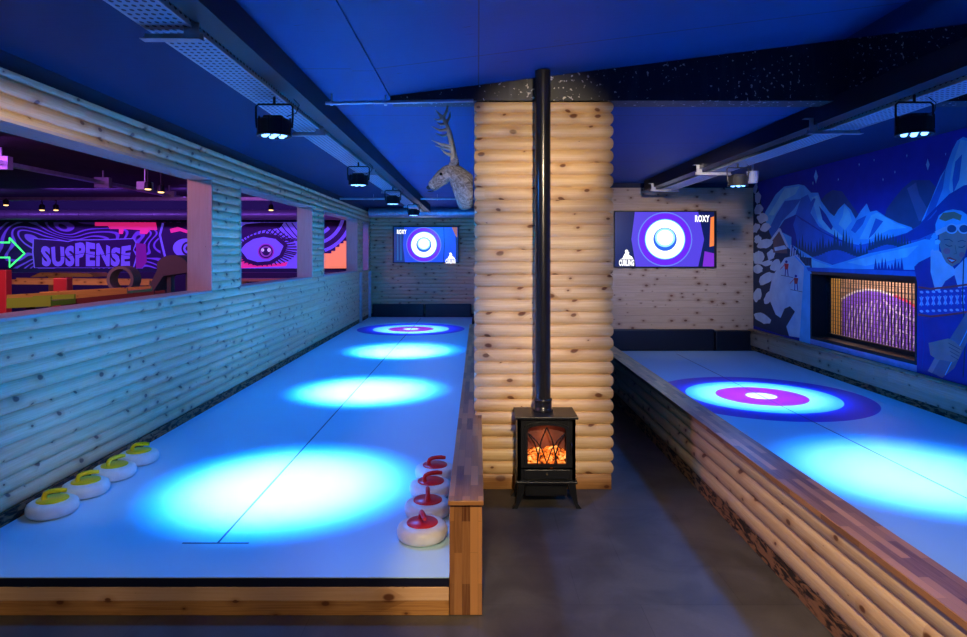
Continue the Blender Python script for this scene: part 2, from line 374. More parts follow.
# ------------------------------------------------------------------ setting
mb = MB(); mb.face([(-12.6,-3,0),(7,-3,0),(7,16.4,0),(-12.6,16.4,0)]); struct(mb.build('floor', FLOOR))
CZ = 2.60; KX = -.58; SL = .125
mb = MB(); mb.box(-2.63, 4.3, 4.50, 14.9, CZ, CZ+.1); mb.box(-2.63, KX-.13, -3, 4.50, CZ, CZ+.1)
def cz(x): return CZ+SL*(x-KX)
mb.face([(KX,-3,CZ),(KX,4.5,CZ),(4.3,4.5,cz(4.3)),(4.3,-3,cz(4.3))])
mb.face([(KX-.13,-3,CZ-.012),(KX,-3,CZ-.012),(KX,4.45,CZ-.012),(KX-.13,4.45,CZ-.012)])
mb.face([(KX-.13,-3,CZ-.012),(KX-.13,4.45,CZ-.012),(KX-.13,4.45,CZ),(KX-.13,-3,CZ)]); mb.face([(KX,-3,CZ-.012),(KX,4.45,CZ-.012),(KX,4.45,CZ),(KX,-3,CZ)])
mb.face([(KX-.13,4.45,CZ-.012),(KX,4.45,CZ-.012),(KX,4.45,CZ),(KX-.13,4.45,CZ)])
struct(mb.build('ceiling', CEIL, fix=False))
# black beam above the pillar (wedge: deeper where the roof rises)
mb = MB(); mb.prism([(KX, CZ-.03), (4.3, CZ-.034), (4.3, cz(4.3)-.002), (KX, CZ-.001)], 'y', 4.29, 4.47); struct(mb.build('trim_1', BEAM))

# left log wall with four openings
XW = -2.416; WB = .235; WT = 2.50
OPEN = [(1.4, 5.90, 1.21, 2.25), (6.60, 9.47, 1.21, 2.26), (10.17, 13.0, 1.21, 2.26), (13.62, 14.32, 1.21, 2.26)]
mb = MB(); edges = [-.5]+[e for o in OPEN for e in o[:2]]+[14.75]
PX0 = XW-.022
for i in range(0, len(edges), 2):
    a, b = edges[i], edges[i+1]
    logs(mb, 'x', PX0, 1, a, b, WB, WT, WB); mb.box(XW-.21, PX0, a, b, 0, CZ, 1)
for a, b, zl, zh in OPEN:
    logs(mb, 'x', PX0, 1, a, b, WB, zl, WB); logs(mb, 'x', PX0, 1, a, b, zh, WT, WB)
    mb.box(XW-.21, PX0, a, b, 0, zl, 1); mb.box(XW-.21, PX0, a, b, zh, CZ, 1)
struct(mb.build('wall_left', [PINE, NAVYP]))
mb = MB(); mb.box(XW-.002, XW-.03, -.5, 14.3, .167, WB, 0, 1); struct(mb.build('baseboard_left', BARK))
for i, (a, b, zl, zh) in enumerate(OPEN):
    mb = MB(); t = .018; x0, x1 = XW-.215, XW+.006
    mb.box(x0, x1, a, a+t, zl, zh, 0, 2); mb.box(x0, x1, b-t, b, zl, zh, 0, 2); mb.box(x0, x1, a+t, b-t, zh-t, zh, 0, 1); mb.box(x0, x1, a+t, b-t, zl, zl+t, 0, 1)
    struct(mb.build('window_%d' % (i+1), PLY))
mb = MB(); mb.box(XW, XW+.03, 13.25, 13.42, .167, 1.19); mb.box(XW, XW+.05, 14.33, 14.40, .167, 1.19); struct(mb.build('trim_2', GALV))

# back wall of the long lane
YB = 14.62
mb = MB(); logs(mb, 'y', YB-.0, -1, XW, -.02, WB, WT, WB); mb.box(XW-.2, .10, YB, YB+.15, 0, CZ, 1); struct(mb.build('wall_back_left', [PINE, NAVYP]))
# dividing wall behind the pillar
mb = MB(); mb.box(0, .12, 4.95, YB, 0, CZ, 1); logs(mb, 'x', 0, -1, 4.95, YB, .45, CZ-.02, WB-.0); struct(mb.build('wall_middle', [PINE, NAVYP]))
# back wall of the short lane: flat pine boards
YR = 9.5; XR = 4.02
mb = MB(); z = .45
while z < 2.52:
    zt = min(z+.11, 2.53); mb.box(.6, XR+.1, YR-.02, YR, z+.0015, zt, 0, 0); z += .11
mb.box(.12, XR+.3, YR, YR+.12, 0, CZ, 1); struct(mb.build('wall_back_right', [PLANK, NAVYP]))
# right wall with window opening
WY0, WY1, WZ0, WZ1 = 5.95, 7.85, .545, 1.35
mb = MB()
for a, b, c, d in ((-.5, WY0, 0, 3.3), (WY1, 11.3, 0, 3.3), (WY0, WY1, 0, WZ0), (WY0, WY1, WZ1, 3.3)): mb.box(XR, XR+.16, a, b, c, d)
struct(mb.build('wall_right', NAVYP))
mb = MB(); t = .03
mb.box(XR-.004, XR+.20, WY0, WY0+t, WZ0, WZ1); mb.box(XR-.004, XR+.20, WY1-t, WY1, WZ0, WZ1); mb.box(XR-.004, XR+.20, WY0+t, WY1-t, WZ0, WZ0+t); mb.box(XR-.004, XR+.20, WY0+t, WY1-t, WZ1-t, WZ1)
for a, b, c, d in ((WY0+t, WY0+.07, WZ0+t, WZ1-t), (WY1-.07, WY1-t, WZ0+t, WZ1-t), (WY0+.07, WY1-.07, WZ0+t, WZ0+.075), (WY0+.07, WY1-.07, WZ1-.075, WZ1-t)): mb.box(XR+.165, XR+.20, a, b, c, d)
win = struct(mb.build('window_5', BLACK))
mb = MB(); n = 34
for i in range(n):
    y = WY0+.07+(WY1-WY0-.14)*(i+.5)/n; mb.box(XR+.185, XR+.192, y-.006, y+.006, WZ0+.075, WZ1-.075)
for i in range(15):
    z = WZ0+.075+(WZ1-WZ0-.15)*(i+.5)/15; mb.box(XR+.183, XR+.186, WY0+.07, WY1-.07, z-.002, z+.002)
g = mb.build('wire_mesh', mat('mesh_steel', (.05,.045,.04), .5, .4)); g.parent = win

# brick room beyond the window
XB = 5.6
mb = MB(); mb.face([(XB,3.5,0),(XB,13,0),(XB,13,3),(XB,3.5,3)], [(3.5,0),(13,0),(13,3),(3.5,3)]); struct(mb.build('wall_brick', BRICK))
mb = MB(); mb.box(XR+.16, XB+.1, 13, 13.1, 0, 3); mb.box(XR+.16, XB+.1, 3.4, 3.5, 0, 3); mb.box(XR+.16, XB+.1, 3.4, 13.1, 3, 3.05); struct(mb.build('wall_brick_room', NAVYP))
# golf room shell
mb = MB(); GY = 16.0; mb.box(-12.7, -2.3, GY, GY+.1, 0, 2.95); mb.box(-12.7, -12.6, -1, GY, 0, 2.95); mb.box(-12.7, -2.3, -1.1, -1, 0, 2.95); mb.box(-2.4, -2.3, 14.77, GY, 0, 2.95)
struct(mb.build('wall_golf_room', NAVYP))
mb = MB(); mb.box(-12.7, XW-.215, -1.1, GY, 2.95, 3.05); mb.box(XW-.215, -2.3, 14.8, GY, 2.95, 3.05); struct(mb.build('ceiling_golf_room', mat('black_plum_paint', (.03,.02,.035), .7, noise=.3, nscale=3)))

# ------------------------------------------------------------------ pillar
def ring_pts(x0, x1, y0, y1, d, r=.018):
    return [(x0-d, y0-d), (x1+d, y0-d), (x1+d, y1+d), (x0-d, y1+d)]
px0, px1, py0, py1 = .0, .868, 4.312, 4.95
mb = MB(); z = 0.0; k = 0; TOPZ = CZ-.036
while z < TOPZ-.004:
    base = (k == 0); h = .10 if base else LOG; zt = min(z+h, TOPZ)
    prof = [(z, 0), (z+.001, .014), (zt-.001, .014), (zt, 0)] if base else [(z+(zt-z)*i/8, .026*math.sqrt(max(0, 1-(2*i/8-1)**2*.96))) for i in range(9)]
    for e in range(4):
        rows, uvs = [[], []], [[], []]
        for zz, d in prof:
            P = ring_pts(px0, px1, py0, py1, d); a, b = P[e], P[(e+1) % 4]
            rows[0].append((*a, zz)); rows[1].append((*b, zz)); L = math.dist(a, b); u = e*5.3
            uvs[0].append((u+k*.37, k*LOG+(zz-z)+.0001)); uvs[1].append((u+k*.37+L, k*LOG+(zz-z)+.0001))
        mb.grid(rows, uvs, 1 if base else 0)
    z = zt; k += 1
mb.face([(px0,py0,TOPZ),(px1,py0,TOPZ),(px1,py1,TOPZ),(px0,py1,TOPZ)])
tag(mb.build('pillar', [PINE, DARKT]), 'square pillar clad in warm pine logs behind the black stove', 'pillar')

# ------------------------------------------------------------------ lanes
LZ = .167; LX0, LX1, LY0, LY1 = -2.452, -.125, 2.79, 14.5
ln = thing('curling_lane', 'left curling lane, long white sheet in front of the log wall openings', 'curling lane', (-1.29, LY0, 0))
def P2(mb, name, m, root): 
    o = mb.build(name, m); o.parent = root; o.matrix_parent_inverse = Matrix.Translation(-Vector(root.location)); return o
lm = lane_mat('left_lane_sheet', -1.25, 12.15, 3.12, 14.2, 3.12)
mb = MB(); mb.box(LX0, LX1, LY0, LY1, LZ-.004, LZ); P2(mb, 'playing_surface', lm, ln)
mb = MB(); mb.box(LX0, LX1, LY0+.002, LY1, .1245, LZ-.0045); P2(mb, 'base_frame', mat('navy_edge', (.006,.008,.03), .3), ln)
mb = MB(); mb.box(LX0, LX1, LY0, LY0+.05, .0655, .124, 0, 0, .002); P2(mb, 'front_board', PALE, ln)
mb = MB(); mb.box(LX0, LX1, LY0+.003, LY0+.05, .001, .065, 0, 0, .002); o = P2(mb, 'kick_board', DARKT, ln)
RX0, RX1 = 1.58, 4.02
ln = thing('curling_lane', 'right curling lane, white sheet with the house rings near the dark mural', 'curling lane', (2.8, .6, 0))
mb = MB(); mb.box(RX0, RX1, .6, YR-.12, LZ-.012, LZ); P2(mb, 'playing_surface', lane_mat('right_lane_sheet', 2.78, 6.38, .6, 9.1, 3.0), ln)
mb = MB(); mb.box(RX0, RX1, .62, YR-.12, .001, LZ-.013); P2(mb, 'base_frame', mat('navy_edge'), ln)

# low wall on the right of the long lane: walnut block cap and end post
lw = thing('low_wall', 'short walnut-block wall with an end post beside the red-handled stones', 'low wall', (-.05, LY0, 0))
mb = MB(); mb.box(-.123, .018, LY0+.005, 4.27, .001, .478, 0, 2, .003); P2(mb, 'end_post', BLOCK, lw)
mb = MB(); mb.box(-.128, .024, LY0-.012, 4.27, .4785, .499, 0, 1, .003); mb.box(-.128, -.024, 4.2701, 9.85, .4785, .499, 0, 1, .003); P2(mb, 'cap', BLOCK, lw)
mb = MB(); mb.box(-.120, -.03, 4.272, 9.84, .001, .478); P2(mb, 'side_panel', BOARD, lw)

# low log wall of the right lane
lw = thing('low_wall', 'long knee-high pine log wall along the right lane', 'low wall', (1.5, .6, 0))
mb = MB(); logs(mb, 'x', 1.462, -1, .6, YR-.02, .10, .452, .092, pitch=.09); mb.box(1.462, 1.57, .6, YR-.02, .001, .451, 1); P2(mb, 'log_panel', [PINE, NAVYP], lw)
mb = MB(); mb.box(1.446, 1.461, .6, YR-.02, .001, .0975, 0, 1); P2(mb, 'bark_skirt', BARK, lw)
mb = MB(); mb.box(1.424, 1.60, .58, YR-.02, .4525, .480, 0, 1, .003); P2(mb, 'cap', BLOCK, lw)
lw = thing('low_wall', 'low pine ledge wall running below the painted mural', 'low wall', (3.97, .6, 0))
mb = MB(); mb.box(3.975, 4.0135, .6, YR-.02, .235, .345, 0, 1, .003); mb.box(3.972, 4.0135, .6, YR-.02, .3455, .452, 0, 1, .003); P2(mb, 'side_panel', PLANK, lw)
mb = MB(); mb.box(3.985, 4.0135, .6, YR-.02, .168, .2345, 0, 1); P2(mb, 'bark_skirt', BARK, lw)
mb = MB(); mb.box(3.935, 4.0135, .6, YR-.02, .4525, .475, 0, 1, .003); P2(mb, 'cap', BOARD, lw)

# padded back stops
def pad(x0, x1, y, z0, z1, label, seams=1):
    mb = MB(); mb.box(x0, x1, y-.1, y-.002, z0, z1, 0, 0, .02); o = mb.build('back_pad', VINYL, None, ((x0+x1)/2, y-.1, z0))
    return tag(o, label, 'crash pad', 'padded stops at the lane ends')
pad(-2.36, -1.20, YB-.022, LZ, .46, 'dark navy pad at the far end of the left lane, left half')
pad(-1.185, -.15, YB-.022, LZ, .46, 'dark navy pad at the far end of the left lane, right half')
pad(1.60, 3.42, YR-.021, LZ, .475, 'long wrinkled black pad under the right television')
pad(3.43, 3.93, YR-.021, LZ, .46, 'short black pad in the corner beside the mural')

# ------------------------------------------------------------------ curling stones
def make_stone(disc_mat, label, group):
    t = thing('curling_stone', label, 'curling stone', (0,0,0), 0, group)
    mb = MB(); mb.lathe([(.09,.001),(.108,.005),(.119,.016),(.124,.032),(.1235,.048),(.117,.064),(.103,.073),(.085,.0762),(.001,.0764)], (0,0,0), 40, cap=True)
    mb.build('stone_body', mat('white_stone', (.80,.77,.72), .3, noise=.06, nscale=30), t)
    mb = MB(); mb.lathe([(.0765,.0766),(.0765,.0805),(.073,.083),(.001,.084)], (0,0,0), 36); mb.build('disc', disc_mat, t)
    mb = MB(); path = [(-.038,0,.082),(-.040,0,.098),(-.034,0,.112),(-.018,0,.120),(.008,0,.1225),(.04,0,.122),(.066,0,.118)]
    mb.tube(path, [.015,.0125,.012,.012,.0125,.013,.010], 12); mb.build('handle', disc_mat, t); return t
YEL = mat('yellow_plastic', (.95, .66, .0), .3); RED = mat('red_plastic', (.72, .015, .015), .28)
L4 = ['nearest the front edge', 'second from the front edge', 'third from the front edge', 'farthest from the front edge']
S = make_stone(YEL, '', 'yellow-handled stones by the log wall')
for i, (x, y, a) in enumerate([(-2.274,3.475,20),(-2.268,3.76,35),(-2.262,4.045,60),(-2.262,4.335,10)]):
    o = S if i == 0 else dup(S, (x,y,LZ), R(a)); o.location = (x, y, LZ); o.rotation_euler.z = R(a)
    o['label'] = 'white curling stone with yellow handle beside the log wall, '+L4[i]
S = make_stone(RED, '', 'red-handled stones by the walnut wall')
for i, (x, y, a) in enumerate([(-.272,3.175,-75),(-.268,3.465,95),(-.272,3.755,20),(-.268,4.045,12)]):
    o = S if i == 0 else dup(S, (x,y,LZ), R(a)); o.location = (x, y, LZ); o.rotation_euler.z = R(a)
    o['label'] = 'white curling stone with red handle beside the walnut wall, '+L4[i]

# ------------------------------------------------------------------ electric stove with flue
def arch(w, z0, zs, rise, n=14): return [(-w, z0), (w, z0)]+[(w*math.cos(math.pi*i/n), zs+rise*math.sin(math.pi*i/n)) for i in range(n+1)]
sx, sy = .421, 4.09
st = thing('electric_stove', 'small black stove with glowing coals in front of the log pillar', 'stove', (sx, sy, 0))
hw = .178
mb = MB()
y0, y1 = -.10, .12
mb.box(-hw, -hw+.02, y0, y1, .165, .545); mb.box(hw-.02, hw, y0, y1, .165, .545); mb.box(-hw, hw, y1-.02, y1, .165, .545)
mb.box(-hw, hw, y0, y0+.02, .165, .245); mb.box(-hw, hw, y0, y0+.02, .528, .545); mb.box(-hw, -.135, y0, y0+.02, .245, .528); mb.box(.135, hw, y0, y0+.02, .245, .528)
mb.box(-hw+.02, hw-.02, y0, y1-.02, .235, .245); mb.box(-hw+.02, hw-.02, y0+.02, y1-.02, .533, .545); mb.box(-.125, .125, -.02, .0, .245, .53)
Bq = arch(.119, .270, .478, .031); Oq = [(-.137,.245),(.137,.245)]+[(max(-.137,min(.137,.185*math.cos(math.pi*i/14))), min(.529,.488+.07*math.sin(math.pi*i/14))) for i in range(15)]
for i in range(len(Bq)):
    j = (i+1) % len(Bq); mb.face([(Oq[i][0],-.0985,Oq[i][1]),(Oq[j][0],-.0985,Oq[j][1]),(Bq[j][0],-.0985,Bq[j][1]),(Bq[i][0],-.0985,Bq[i][1])])
mb.build('body', IRON, st)
mb = MB(); mb.box(-.192, .192, -.132, .135, .546, .562, bev=.004); mb.build('top_plate', IRON, st)
mb = MB(); mb.box(-.188, .188, -.125, .125, .150, .166, bev=.004); mb.box(-.13, .13, -.07, .10, .060, .150, bev=.004); mb.build('base_shelf', IRON, st)
mb = MB()   # arched door frame
A, B = arch(.137, .250, .488, .036), arch(.117, .272, .478, .030)
for yy, flip in ((-.118, 0), (-.100, 1)):
    for i in range(len(A)):
        j = (i+1) % len(A); mb.face([(A[i][0],yy,A[i][1]),(A[j][0],yy,A[j][1]),(B[j][0],yy,B[j][1]),(B[i][0],yy,B[i][1])])
for Q in (A, B):
    for i in range(len(Q)):
        j = (i+1) % len(Q); mb.face([(Q[i][0],-.118,Q[i][1]),(Q[j][0],-.118,Q[j][1]),(Q[j][0],-.10,Q[j][1]),(Q[i][0],-.10,Q[i][1])])
door = mb.build('door', IRON, st)
mb = MB()
for s_ in (-1, 1):
    mb.tube([(s_*.058,-.113,.272),(s_*.05,-.113,.33),(s_*.035,-.113,.41),(0,-.113,.495)], .0042, 8)
    mb.tube([(s_*.058,-.113,.272),(s_*.055,-.113,.33),(s_*.075,-.113,.40),(s_*.113,-.113,.452)], .0042, 8)
    mb.tube([(0,-.113,.290),(s_*.028,-.113,.35),(s_*.055,-.113,.40),(s_*.10,-.113,.46)] if 0 else [(0,-.113,.275),(s_*.03,-.113,.36),(s_*.062,-.113,.41),(s_*.113,-.113,.46)], .0036, 8)
mb.build('lattice', IRON, door)
mb = MB(); mb.tube([(.148,-.104,.34),(.148,-.135,.34),(.148,-.135,.40),(.148,-.104,.40)], .004, 8); mb.build('door_handle', IRON, door)
mb = MB(); random.seed(3)
for i in range(30):
    x = -.095+.19*random.random(); z = .268+.085*random.random()*(1-abs(x)*2.5); y = -.092+.05*random.random(); r = .014+.012*random.random()
    a = random.uniform(-.6, .6); L = r*1.9
    mb.tube([(x-L*math.cos(a),y,z-L*math.sin(a)),(x-L*.5*math.cos(a),y,z-L*.5*math.sin(a)),(x+L*.5*math.cos(a),y,z+L*.5*math.sin(a)),(x+L*math.cos(a),y,z+L*math.sin(a))], [r*.5,r,r*.9,r*.4], 7)
mb.box(-.117, .117, -.095, -.03, .246, .272)
tag(mb.build('coals', COAL, st), 'glowing orange artificial coals')
mb = MB(); mb.box(-.122, .122, -.0215, -.0205, .272, .525); tag(mb.build('fire_back', mat('ember_back', (.14,.05,.04), .5, emit=(.35,.04,.03), es=.06, noise=.3, nscale=9), st), 'dim red back of the fire box')
mb = MB(); mb.box(-.140, .140, -.118, -.100, .178, .238, bev=.004); d = mb.build('ash_drawer', IRON, st)
mb = MB(); mb.tube([(0,-.118,.213),(0,-.128,.213)], .006, 10); mb.build('drawer_knob', mat('dull_brass', (.35,.25,.12), .35, .8), d)
for s_ in (-1, 1):
    for yy in (-.105, .10):
        mb = MB(); mb.grid([[(s_*(hw-.045)+0, yy-.018, .150),(s_*(hw-.002), yy-.018, .150),(s_*(hw-.002), yy+.018, .150),(s_*(hw-.045), yy+.018, .150)],
            [(s_*(hw-.035), yy-.016, .09),(s_*(hw+.004), yy-.016, .09),(s_*(hw+.004), yy+.016, .09),(s_*(hw-.035), yy+.016, .09)],
            [(s_*(hw-.012), yy-.014, .03),(s_*(hw+.012), yy-.014, .03),(s_*(hw+.012), yy+.014, .03),(s_*(hw-.012), yy+.014, .03)],
            [(s_*(hw+.002), yy-.018, .001),(s_*(hw+.034), yy-.018, .001),(s_*(hw+.034), yy+.018, .001),(s_*(hw+.002), yy+.018, .001)]], closed=True, smooth=False)
        mb.face([(s_*(hw+.002), yy-.018, .001),(s_*(hw+.034), yy-.018, .001),(s_*(hw+.034), yy+.018, .001),(s_*(hw+.002), yy+.018, .001)])
        mb.build('leg', IRON, st)
gl = point('stove_glow', (sx, sy-.07, .42), (1, .3, .06), .15, .03)
fl = thing('flue_pipe', 'tall black flue pipe from stove top to ceiling', 'flue pipe', (sx-.010, sy+.03, .563))
mb = MB(); mb.lathe([(.049,.0),(.049,2.735-.563-.018)], (0,0,0), 32); mb.build('pipe', mat('gloss_black_enamel', (.012,.012,.016), .22), fl)
mb = MB(); mb.lathe([(.062,.0005),(.064,.01),(.060,.02),(.0565,.024),(.0565,.062),(.059,.068),(.059,.078),(.052,.082)], (0,0,0), 32, cap=False); mb.build('collar', mat('gloss_black_enamel'), fl)

# ------------------------------------------------------------------ stag head
dy = 4.55
stag = thing('stag_head', 'mounted brown stag head with antlers on the pillar side', 'stag head', (-.034, dy, 1.96))
def skin(name, pts, edges, rads, m, parent, sub=2):
    me = bpy.data.meshes.new(name); me.from_pydata(pts, edges, []); o = bpy.data.objects.new(name, me); C.objects.link(o)
    md = o.modifiers.new('skin', 'SKIN'); md.use_smooth_shade = True; me.skin_vertices[0].data[0].use_root = True
    for i, r in enumerate(rads): me.skin_vertices[0].data[i].radius = r if isinstance(r, tuple) else (r, r)
    sm = o.modifiers.new('sub', 'SUBSURF'); sm.levels = sub; sm.render_levels = sub
    bpy.context.view_layer.update(); ev = o.evaluated_get(bpy.context.evaluated_depsgraph_get())
    m2 = bpy.data.meshes.new_from_object(ev); m2.name = name; bpy.data.objects.remove(o); bpy.data.meshes.remove(me)
    for p in m2.polygons: p.use_smooth = True
    m2.materials.clear(); m2.materials.append(m); o = bpy.data.objects.new(name, m2); C.objects.link(o)
    if parent: o.parent = parent
    return o
H = [(.03,0,-.065),(-.02,0,.015),(-.075,0,.10),(-.125,0,.158),(-.165,0,.172),(-.205,0,.145),(-.25,0,.10),(-.285,0,.070),(-.300,0,.058)]
hr = [.140,.122,.094,.080,.068,.062,.050,.042,.032]
head = skin('head', H, [(i, i+1) for i in range(len(H)-1)], hr, FUR, stag)
for v in head.data.vertices:
    if v.co.x > -.002: v.co.x = -.002
dm = head.modifiers.new('fur', 'DISPLACE'); tx = bpy.data.textures.new('fur', 'CLOUDS'); tx.noise_scale = .022; dm.texture = tx; dm.strength = .014
mb = MB(); mb.lathe([(.001,-.016),(.012,-.013),(.018,0),(.012,.013),(.001,.016)], (-.312,0,.062), 14); mb.build('nose', mat('dark_nose', (.02,.015,.015), .3), stag)
mb = MB(); mb.tube([(-.318,-.012,.035),(-.29,-.028,.036),(-.255,-.034,.052)], .0025, 6); mb.tube([(-.318,.012,.035),(-.29,.028,.036),(-.255,.034,.052)], .0025, 6); mb.build('mouth', mat('dark_nose'), stag)
for s_ in (-1, 1):
    mb = MB(); mb.lathe([(.001,-.011),(.008,-.008),(.011,0),(.008,.008),(.001,.011)], (-.222, s_*.054, .150), 14); mb.build('eye', mat('glass_eye', (.01,.006,.004), .08), stag)
    mb = MB(); rows = []
    for i in range(7):
        t = i/6; wv = .030*math.sin(math.pi*min(1, t*.8+.2))**.7*(1-t**4)+.001; c = (-.145+.035*t, s_*(.045+.065*t), .205+.065*t)
        rows.append([(c[0]+wv*math.cos(a), c[1]+wv*.35*math.sin(a), c[2]+wv*.5*math.cos(a)*0) for a in [2*math.pi*q/10 for q in range(10)]])
    mb.grid(rows, closed=True); mb.build('ear', FUR, stag)
    def zp(x, y, off=0): return ((425+x/5.09-478)/650*4.45+.022, off, 1.55-(100+y/5.09-255)/650*4.45-1.96)
    A = [(150,300,.030),(150,262,.045),(136,195,.085),(122,135,.11),(103,92,.115),(62,50,.10)]
    T = [((103,92,.115),(122,55,.13),(124,24,.12)),((103,92,.115),(75,102,.10),(54,92,.085)),((124,150,.105),(85,158,.13),(44,140,.15)),
         ((140,232,.07),(90,226,.11),(44,208,.14)),((144,245,.06),(110,238,.03),(78,212,.02)),((149,272,.04),(118,268,.06),(88,248,.09))]
    mb = MB(); k = 1.0
    fl_ = lambda p: zp(p[0]+(6 if s_ > 0 else 0), p[1]-(0 if s_ < 0 else 4), s_*p[2]*.9)
    mb.tube([fl_(p) for p in A], [.020,.016,.0145,.013,.011,.002], 9)
    for tt in T: mb.tube([fl_(p) for p in tt], [.011,.0085,.0015], 8)
    mb.build('antler', mat('antler_bone', (.62,.50,.36), .5, noise=.25, nscale=25), stag)

# ------------------------------------------------------------------ televisions
def em(name, col=(1,1,1), s=1.0): return mat(name, tuple(c*.02 for c in col), .25, emit=col, es=s)
def tv(x0, x1, z0, z1, Y, label, px, roxy, icon, right):
    t = thing('television', label, 'television', ((x0+x1)/2, Y, z0))
    cx = (x0+x1)/2; loc = Vector(t.location)
    mb = MB(); mb.box(x0-cx, x1-cx, -.05, -.002, 0, z1-z0, bev=.004); mb.build('casing', BLACK, t)
    def fn(a, b, k):
        X = (a-VX)/F*(Y-.05); Z = CH-(b-VY)/F*(Y-.05); return (X-cx, -.0515-k, Z-z0)
    P = Paint(fn, .0001); c = px
    P.poly([c(0,0), c(1,0), c(1,1), c(0,1)], em('screen_blue' if not right else 'screen_indigo', (.02,.08,.9) if not right else (.10,.06,.80), 1.0))
    D = em('screen_navy', (.006,.012,.10)); 
    if right:
        P.poly([c(0,0), c(.20,0), c(.165,.5), c(.21,1), c(0,1)], D); P.poly([c(.84,0), c(1,0), c(1,1), c(.84,1), c(.90,.5)], D)
        P.poly([c(.965,.10), c(1,.08), c(1,.62), c(.955,.64)], em('screen_orange', (1,.25,.06))); P.poly([c(.905,.72), c(1,.76), c(1,1), c(.885,1)], em('screen_violet', (.22,.03,.7)))
    else:
        P.poly([c(0,0), c(.16,0), c(.14,.5), c(.17,1), c(0,1)], em('screen_deep', (.005,.04,.25))); P.poly([c(.95,0), c(1,0), c(1,1), c(.965,1), c(.965,.5)], D)
        P.poly([c(.77,0), c(.78,0), c(.79,.5), c(.775,1), c(.765,1), c(.78,.5)], D); P.poly([c(.90,0), c(.985,0), c(.985,.3), c(.96,.25)], em('screen_amber', (.35,.12,.05)))
        for q in (.05,.10): P.poly([c(q,.1), c(q+.012,.1), c(q+.02,.95), c(q,.95)], em('screen_teal', (.01,.12,.45)))
    ctr = c(.465 if not right else .505, .5); hh = abs(c(0,1)[1]-c(0,0)[1])
    for r, m in ((.5, em('screen_halo', (.15,.25,1))), (.48, em('screen_purple', (.16,.02,.95) if not right else (.2,.05,.9))), (.37, em('screen_cyan', (.1,.75,1), 1.2)), (.355, em('screen_white', (1,1,1), 1.5)), (.215, em('screen_ringblue', (.03,.15,.9)))):
        P.ell(ctr[0], ctr[1], hh*r, hh*r, m, 40)
    P.ell(ctr[0], ctr[1]-hh*.03, hh*.185, hh*.175, em('screen_glow', (.35,.85,1), 1.2), 32); P.ell(ctr[0], ctr[1]-hh*.03, hh*.15, hh*.14, em('screen_white'), 32)
    P.text('ROXY', *roxy, em('screen_white'), .04)
    ix, iy, iw = icon; W = em('screen_white')
    P.poly([(ix-iw*.28, iy-iw*.1), (ix-iw*.12, iy-iw*.42), (ix+iw*.02, iy-iw*.62), (ix+iw*.18, iy-iw*.5), (ix+iw*.14, iy-iw*.36), (ix+iw*.36, iy-iw*.22), (ix+iw*.45, iy-iw*.05), (ix-iw*.45, iy-iw*.05)], W)
    P.ell(ix+iw*.0, iy-iw*.58, iw*.11, iw*.11, W, 12)
    P.text('CURLING', ix-iw*.5, ix+iw*.5, iy-iw*.02, iy+iw*.40, W, .05)
    P.build('screen', t)
Yt = 14.55
def tvmap(l, t_, r, b): return lambda u, v: (l+(r-l)*u, t_+(b-t_)*v)
def wx(p, Y): return (p-VX)/F*Y
def wz(p, Y): return CH-(p-VY)/F*Y
tv(wx(393,Yt), wx(459,Yt), wz(263,Yt), wz(226.3,Yt), Yt, 'wall television showing curling rings on the far left log wall', tvmap(394,227.2,458.2,262.2), (397,406.5,229.6,234), (450.5,259.5,10), False)
Yt = 9.477
tv(wx(613.6,Yt), wx(715.5,Yt), wz(267.7,Yt), wz(211,Yt), Yt, 'wall television showing curling rings on the right board wall', tvmap(615,212,714,266.5), (695,709.5,215.2,222), (626.5,260,15), True)

# ------------------------------------------------------------------ ceiling services
def tray(xa, xb, y0, y1, zb, blk, brs, label, side):
    t = thing('cable_tray', label, 'cable tray', ((xa+xb)/2, y0, zb)); off = Vector(t.location)
    mb = MB(); uvf = lambda p: (p[1], p[0])
    pts = [(xa,y0,zb),(xb,y0,zb),(xb,y1,zb),(xa,y1,zb)]; mb.face(pts, [uvf(p) for p in pts])
    for x in (xa, xb):
        q = [(x,y0,zb),(x,y1,zb),(x,y1,zb+.05),(x,y0,zb+.05)]; mb.face(q, [(p[1], p[2]) for p in q])
        mb.tube([(x,y0,zb),(x,y1,zb)], .004, 6, 1)
    P2(mb, 'tray', [PERF, GALV], t)
    mb = MB(); mb.box(blk[0], blk[1], y0, y1, zb+.015, CZ-.002); P2(mb, 'bearer', BLACK, t)
    for y in brs:
        mb = MB(); a, b = (xa+.0, xb+.03) if side < 0 else (xa-.15, xb)
        mb.box(a-.02, b, y, y+.045, zb-.045, zb-.041); mb.box(a-.02, b, y+.041, y+.045, zb-.041, zb-.012)
        e = b if side < 0 else a-.02
        mb.box(min(e, e-side*-.06), max(e, e-side*-.06), y, y+.005, zb-.045, zb+.06); mb.box(e-.03, e+.06, y, y+.045, zb+.06, zb+.065)
        P2(mb, 'bracket', GALV, t)
    return t
tray(-1.31, -1.125, .2, 13.6, 2.445, (-1.11, -1.0), (2.55, 4.62, 6.9, 8.9, 11.6), 'perforated steel cable tray running over the left lane', -1)
tray(2.49, 2.70, .2, 9.2, 2.445, (2.35, 2.47), (4.55, 6.9, 8.7), 'perforated steel cable tray running over the right lane', 1)
def conduit(p0, p1, r, label, clips=()):
    t = thing('conduit', label, 'conduit', p0); mb = MB(); mb.tube([p0, p1], r, 10); P2(mb, 'pipe', GALV, t)
    for x in clips: mb = MB(); mb.tube([(x-.008,p0[1],p0[2]),(x+.008,p0[1],p0[2])], r*1.5, 10); mb.tube([(x,p0[1],p0[2]),(x,p0[1],CZ-.001)], .004, 6); P2(mb, 'clip', GALV, t)
